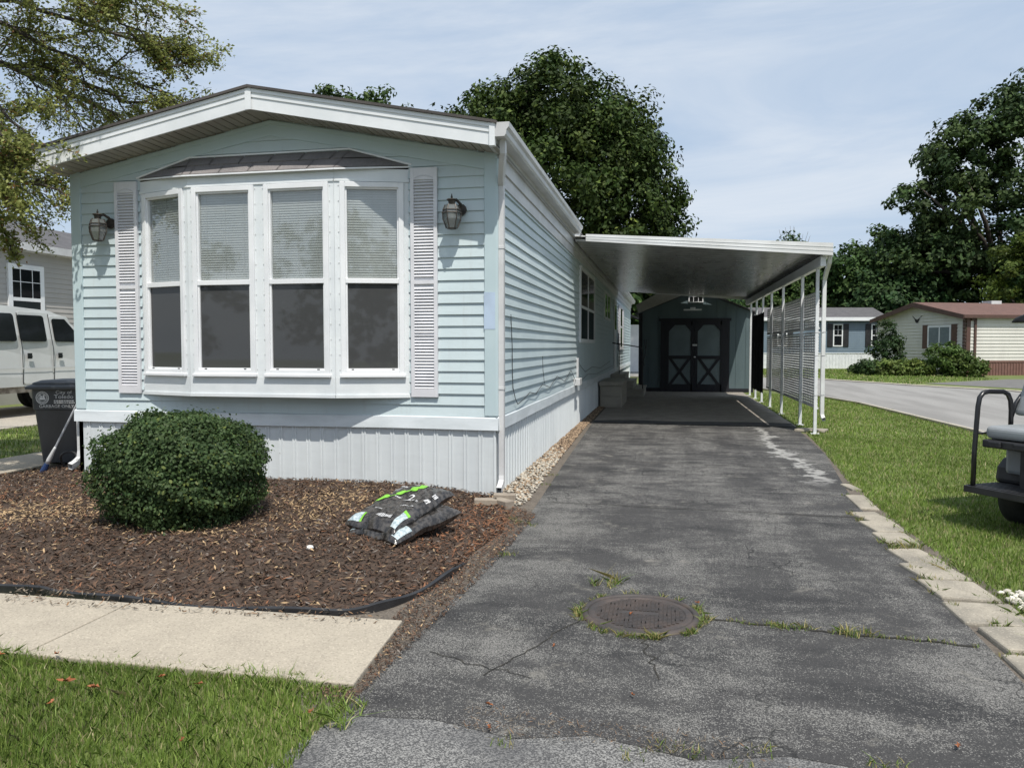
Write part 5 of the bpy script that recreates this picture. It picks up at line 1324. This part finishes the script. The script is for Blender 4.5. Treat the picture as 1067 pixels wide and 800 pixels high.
for (y0, y1, sl) in ((13.575, 14.62, .55), (12.80, 13.545, 0)):
    mb = MB(); pts = rrect(y0 + .004, y1 - .004, .66, 2.09 if sl == 0 else 2.03, .05, 0)
    if sl: pts = [(min(y, 14.62 - max(0, z - 1.42) * .95), z) for y, z in pts]
    mb.extrude([(-12.30 + vx(z), y, z) for y, z in pts], (.008, 0, 0)); dr = mb.build('door', VANP, vn, bevel=.006)
    mb = MB(); pts = rrect(y0 + (.05 if sl else -.03), y1 - (.12 if sl else .12), 1.50, 2.02 if sl == 0 else 1.97, .06)
    if sl: pts = [(min(y, 14.50 - max(0, z - 1.42) * .95), z) for y, z in pts]
    mb.extrude([(-12.289 + vx(z), y, z) for y, z in pts], (.005, 0, 0)); mb.build('pane', DKGLASS, dr)
    mb = MB(); yh = y0 + .10; mb.box(-12.286, -12.270, yh, yh + .10, 1.16, 1.27); mb.box(-12.2695, -12.262, yh + .02, yh + .10, 1.19, 1.22); mb.build('handle', BLACKM, dr)
mb = MB(); pts = rrect(11.55, 12.70, 1.50, 2.04, .06); mb.extrude([(-12.297 + vx(z), y, z) for y, z in pts], (.006, 0, 0)); mb.build('side_window', DKGLASS, vn)
mb = MB()
for y in (12.787, 13.560, 14.63):
    for z0, z1 in ((.66, 1.35), (1.35, 2.06 if y < 14 else 1.40)): mb.extrude([(-12.292 + vx(z0), y - .009, z0), (-12.292 + vx(z0), y + .009, z0), (-12.292 + vx(z1), y + .009, z1), (-12.292 + vx(z1), y - .009, z1)], (.002, 0, 0))
mb.build('door_seam_line', BLACK, vn)
mb = MB(); mb.box(-12.285, -12.279, 9.5, 15.6, .965, .985); mb.build('body_crease', VANP, vn)
for y in (10.4, 14.9):
    for x in (-14.1, -12.42):
        mb = MB(); mb.lathe([(.10, -.1), (.30, -.1), (.36, -.06), (.36, .06), (.30, .1), (.10, .1)], (x, y, .39), 24, 0, 'x'); w = mb.build('wheel', RUBBER, vn)
        mb = MB(); mb.lathe([(.02, -.105), (.2, -.105), (.2, .105), (.02, .105)], (x, y, .39), 16, 0, 'x'); mb.build('rim', METAL, w)
mb = MB(); mb.extrude([(-12.42, 14.45, 1.5), (-12.2, 14.40, 1.5), (-12.2, 14.40, 1.72), (-12.42, 14.45, 1.72)], (0, .06, 0)); mb.build('mirror', BLACK, vn)

# cream home with brown trim on the right (own rotated frame: x along its lit long wall, y along the gable wall)
bh = thing('cream_home', 'cream sided home with brown trim and brown roof across the road', 'house', (14.07, 40.6, 0), R(20.5))
Wd = 6.75; Ln = 11.0
PX = PL((0, 0, 0), (1, 0, 0), (0, -1, 0)); PG = PL((0, 0, 0), (0, 1, 0), (-1, 0, 0))
mb = MB(); siding(mb, PX, 0, Ln, .72, 2.86, .165, (), None, .030); hl = Wd / 2; ps = .70 / hl
siding(mb, PG, 0, Wd, .2, 3.6, .165, [(-ps, 1, 2.86), (ps, 1, 2.86 + ps * Wd)], None, .040)
mb.build('wall', CRSID, bh, local=True, normals=False)
mb = MB(); ribbed(mb, PX, .1, Ln, 0, .64, .16, .02); PX.box(mb, 0, Ln, .64, .74, .0, .03); mb.build('skirting', PINKB, bh, local=True, normals=False)
mb = MB(); ov = .25; zt = 2.86
mb.extrude([(-.35, -ov, zt - .06), (-.35, hl, zt + .70 + .02), (-.35, Wd + ov, zt - .06), (-.35, Wd + ov, zt + .06), (-.35, hl, zt + .70 + .14), (-.35, -ov, zt + .06)], (Ln + .6, 0, 0)); mb.build('roof', BRROOF, bh, local=True)
mb = MB()
mb.extrude([(-.37, -ov - .01, zt - .16), (-.37, hl, zt + .58), (-.37, hl, zt + .80), (-.37, -ov - .01, zt + .05)], (.018, 0, 0)); mb.extrude([(-.37, Wd + ov, zt - .16), (-.37, hl, zt + .58), (-.37, hl, zt + .80), (-.37, Wd + ov, zt + .05)], (.018, 0, 0))
mb.box(-.34, Ln, -ov - .03, -ov - .005, zt - .10, zt + .05); PG.box(mb, .0, .18, .1, zt, .016, .04); PX.box(mb, .0, .22, .7, zt, .016, .04); PX.box(mb, .40, .50, .3, zt - .1, .02, .10); PX.box(mb, .22, .5, zt - .22, zt - .12, .02, .10)
mb.build('brown_trim', BROWN, bh, local=True)
w = simple_window(bh, PG, .95, 2.60, 1.35, 2.45, .09, .065, local=True, vbars=(1.75,), glass=M('far_pane', (.20, .235, .25), .15))
mb = MB(); PG.box(mb, .55, .93, 1.3, 2.5, .018, .05); PG.box(mb, 2.62, 3.0, 1.3, 2.5, .018, .05); mb.build('shutter', BROWN, bh, local=True)
mb = MB(); 
for sg in (-1, 1): mb.extrude([PG(3.45, 2.78, .02), PG(3.45 + sg * .38, 3.0, .02), PG(3.45 + sg * .20, 2.86, .02), PG(3.45 + sg * .10, 2.66, .02), PG(3.45, 2.62, .02)], (-.03, 0, 0))
mb.build('bird_ornament', BLACKM, bh, local=True)
mb = MB(); mb.box(4.0, 4.6, hl - .3, hl + .3, zt + .72, zt + .95); mb.build('roof_vent', GUT, bh, local=True)
# blue grey home beyond
b2 = thing('blue_grey_home', 'blue grey home with white skirting, seen right of the carport posts', 'house', (9.0, 51.7, 0), R(11.4))
PX = PL((0, 0, 0), (1, 0, 0), (0, -1, 0)); mb = MB(); siding(mb, PX, -7, 4.6, 1.0, 3.05, .12, (), None, .014); mb.box(-7, 4.6, .03, 4.2, 0, 3.05); mb.build('wall', BLSID, b2, local=True)
mb = MB(); ribbed(mb, PX, -7, 4.6, 0, .98, .2, .015); PX.box(mb, -7, 4.6, .95, 1.0, .0, .03); mb.build('skirting', M('white_skirt', (.74, .76, .78), .5), b2, local=True, normals=False)
mb = MB(); mb.extrude([(-7.2, -.3, 3.1), (-7.2, 2.1, 3.85), (-7.2, 4.5, 3.1), (-7.2, 4.5, 3.22), (-7.2, 2.1, 3.97), (-7.2, -.3, 3.22)], (12.0, 0, 0)); mb.build('roof', GRROOF, b2, local=True)
mb = MB(); mb.box(-7.2, 4.8, -.36, -.30, 3.02, 3.24); mb.build('gutter', WHITE, b2, local=True)
for s0 in (-5.4, -2.2, 1.33, 3.75):
    simple_window(b2, PX, s0, s0 + .62, 1.40, 2.82, .07, .05, (2, 2), rail=2.1, local=True)
    mb = MB(); PX.box(mb, s0 - .37, s0 - .03, 1.38, 2.84, .018, .05); PX.box(mb, s0 + .65, s0 + .99, 1.38, 2.84, .018, .05); mb.build('shutter', BLACK, b2, local=True)
# pale outbuilding glimpsed between home and shed
w2 = thing('white_outbuilding', 'small white outbuilding glimpsed between home and shed', 'outbuilding', (-2.4, 43, 0))
mb = MB(); mb.box(-4.5, -1.0, 43, 46, 0, 2.6); mb.build('wall', WHITE, w2); mb = MB(); mb.extrude([(-4.8, 42.7, 2.55), (-2.75, 42.7, 3.35), (-.7, 42.7, 2.55), (-.7, 42.7, 2.65), (-2.75, 42.7, 3.47), (-4.8, 42.7, 2.65)], (0, 3.5, 0)); mb.build('roof', GRROOF, w2)
# shrubs before the cream home
shr = [(10.75, 41.6, .75, 2.7, (.030, .06, .022), (.055, .095, .035), 'tall dark upright shrub at the left end of the cream gable wall'),
       (12.85, 39.6, 1.05, 1.65, (.05, .095, .025), (.10, .16, .04), 'big rounded shrub under the brown shuttered window'),
       (13.4, 38.9, .9, .95, (.05, .09, .02), (.10, .15, .035), 'low wide shrub at the cream home corner'),
       (11.6, 39.8, .8, .75, (.07, .12, .025), (.15, .20, .05), 'low yellow green plants in the middle of the cream home border'),
       (10.5, 40.0, .8, .65, (.08, .13, .03), (.18, .23, .07), 'low variegated plants left in the cream home border'),
       (9.6, 40.3, .75, .65, (.035, .07, .025), (.07, .11, .04), 'low dark plants at the left end of the border')]
for x, y, r_, h, c1, c2, lab in shr:
    tree('shrub', lab, (x, y, 0), [(0, 0, h * .5, r_, r_ * .8, h * .52), (r_ * .4, -.1, h * .38, r_ * .7, r_ * .6, h * .4)], 70, 55, .28, .15, c1, c2, h * .4, .04, LEAF, group='shrubs before the cream home', limbs=5, cat='shrub')

# ================================================================== GOLF CART (rear seat side in view)
gc = thing('golf_cart', 'black and grey golf cart with a rear seat parked on the right lawn', 'golf cart', (2.56, 5.97, .0), R(-58))
mb = MB(); mb.box(-.58, .58, .0, .36, .285, .335)
for k in range(7): mb.box(-.56, .56, .02 + k * .048, .045 + k * .048, .3355, .341)
mb.build('footrest', BLACK, gc, local=True, bevel=.008)
for sx in (-1, 1):
    mb = MB()
    x = sx * .525; pts = [(x, .03, .34), (x, .035, .60), (x, .06, .94), (x, .075, 1.01), (x, .11, 1.045), (x, .17, 1.055), (x, .33, 1.05), (x, .38, 1.03), (x, .41, .98), (x, .42, .90), (x, .42, .70)]
    mb.tube(pts, .0185, 10); mb.tube([(x, .05, .74), (x, .42, .735)], .011, 8); mb.tube([(x, .42, .84), (x, .47, .96), (x, .53, 1.02), (x, .56, 1.04)], .016, 8)
    mb.build('grab_bar', BLACKM, gc, local=True, smooth=True)
mb = MB(); mb.box(-.50, .50, .10, .48, .70, .80); mb.build('seat_cushion', SEATG, gc, local=True, bevel=.04, seg=4)
mb = MB(); mb.box(-.50, .50, .08, .50, .635, .695)
for k in range(5): mb.box(-.44 + k * .2, -.34 + k * .2, .06, .08, .64, .69)
mb.build('seat_base', BLACK, gc, local=True, bevel=.012)
mb = MB(); mb.hexa([(-.56, .46, .86), (.56, .46, .86), (.56, .56, .86), (-.56, .56, .86), (-.52, .54, 1.16), (.52, .54, 1.16), (.52, .64, 1.16), (-.52, .64, 1.16)]); mb.build('seat_back', SEATG, gc, local=True, bevel=.045, seg=4)
mb = MB(); mb.hexa([(-.53, .565, .84), (.53, .565, .84), (.53, .60, .84), (-.53, .60, .84), (-.49, .65, 1.12), (.49, .65, 1.12), (.49, .68, 1.12), (-.49, .68, 1.12)]); mb.build('seat_back_shell', BLACK, gc, local=True, bevel=.01)
mb = MB(); mb.extrude([(-.60, .34, .33), (-.60, .35, .46), (-.58, .39, .53), (-.52, .44, .56), (-.52, 1.0, .56), (-.60, 1.1, .50), (-.60, 1.1, .33)], (.30, 0, 0)); mb.extrude([(.60, .34, .33), (.60, .35, .46), (.58, .39, .53), (.52, .44, .56), (.52, 1.0, .56), (.60, 1.1, .50), (.60, 1.1, .33)], (-.30, 0, 0))
mb.build('fender', BLACK, gc, local=True, bevel=.04, seg=3)
mb = MB(); mb.box(-.48, .48, .30, 1.3, .42, .63); mb.box(-.55, .55, 1.3, 2.3, .30, .36); mb.box(-.52, .52, 2.1, 2.35, .36, .95); mb.build('body', CARTG, gc, local=True, bevel=.03)
mb = MB(); mb.box(-.28, .28, .20, .38, .26, .62); mb.box(-.46, .46, .3, 2.3, .22, .30); mb.tube([(-.50, .60, .24), (.50, .60, .24)], .04, 8); mb.build('chassis', BLACK, gc, local=True)
mb = MB(); mb.box(-.48, .48, 1.0, 1.45, .64, .78); mb.hexa([(-.48, .86, .8), (.48, .86, .8), (.48, .96, .8), (-.48, .96, .8), (-.48, .80, 1.16), (.48, .80, 1.16), (.48, .88, 1.16), (-.48, .88, 1.16)]); mb.build('front_seat', SEATG, gc, local=True, bevel=.04, seg=3)
for sx in (-1, 1):
    for y in (.56, 2.15):
        mb = MB(); mb.lathe([(.11, -.10), (.19, -.105), (.225, -.08), (.232, -.03), (.232, .03), (.225, .08), (.19, .105), (.11, .10)], (sx * .47, y, .225), 28, 0, 'x'); w = mb.build('wheel', RUBBER, gc, local=True, smooth=True)
        mb = MB(); mb.lathe([(.02, -.085), (.115, -.095), (.115, .095), (.02, .085)], (sx * .47, y, .225), 18, 0, 'x'); mb.build('rim', METAL, w, local=True)
mb = MB(); mb.extrude([(-.60, .47, 1.585), (-.56, .47, 1.625), (-.45, .47, 1.665), (.45, .47, 1.665), (.56, .47, 1.625), (.60, .47, 1.585)], (0, 1.75, 0)); mb.build('canopy', BLACK, gc, local=True, bevel=.015)
for sx in (-1, 1):
    for (a, b) in (((sx * .5, .78, .8), (sx * .52, .95, 1.62)), ((sx * .5, 2.15, .9), (sx * .52, 1.95, 1.62))):
        mb = MB(); mb.tube([a, b], .016, 8); mb.build('canopy_strut', BLACKM, gc, local=True)

# ================================================================== CAMERA, LIGHT, SKY
cam = bpy.data.cameras.new('camera'); co = bpy.data.objects.new('camera', cam); COL.objects.link(co)
co.location = (0, 0, 1.4); co.rotation_euler = (R(90) - math.atan(39 / 801), 0, R(11.4))
cam.sensor_width = 36; cam.lens = 36 * 801 / 1067; cam.clip_start = .05; cam.clip_end = 2000
S.camera = co
sd = Vector((-.25, .5, -1.0)).normalized()
sun = bpy.data.lights.new('sun', 'SUN'); sun.energy = 4.6; sun.angle = R(.55); sun.color = (1.0, .955, .88)
so = bpy.data.objects.new('sun', sun); COL.objects.link(so); so.rotation_euler = sd.to_track_quat('-Z', 'Y').to_euler(); so.location = (5, -10, 30)
elev = math.asin(-sd.z); az = math.atan2(-sd.x, -sd.y)     # compass angle from +Y towards +X
w = bpy.data.worlds.new('World'); S.world = w; w.use_nodes = True; nt = w.node_tree; bgn = nt.nodes['Background']
sky = nt.nodes.new('ShaderNodeTexSky'); sky.sky_type = 'NISHITA'; sky.sun_disc = False; sky.sun_elevation = elev; sky.sun_rotation = az
sky.air_density = 1.0; sky.dust_density = 2.2; sky.ozone_density = 1.0; sky.altitude = 150
tc = nt.nodes.new('ShaderNodeTexCoord'); mp = nt.nodes.new('ShaderNodeMapping'); mp.inputs['Scale'].default_value = (1.0, 1.6, 5.0); mp.inputs['Rotation'].default_value = (.15, .2, .4)
nt.links.new(tc.outputs['Generated'], mp.inputs['Vector'])
f = mrange(nt, noise(nt, mp.outputs[0], 1.5, 7, .6, .6), .36, .76, .0, .72)
base = mix(nt, .72, sky.outputs[0], (5.8, 7.2, 9.1))
cm = mix(nt, f, base, (8.3, 8.75, 9.3))
nt.links.new(cm, bgn.inputs['Color']); bgn.inputs['Strength'].default_value = .10
S.view_settings.view_transform = 'Standard'; S.view_settings.look = 'None'; S.view_settings.gamma = 1; S.view_settings.exposure = 0
S.view_settings.use_curve_mapping = False
S.cycles.max_bounces = 8; S.cycles.transparent_max_bounces = 12; S.cycles.use_denoising = True
S.cycles.sample_clamp_indirect = 6
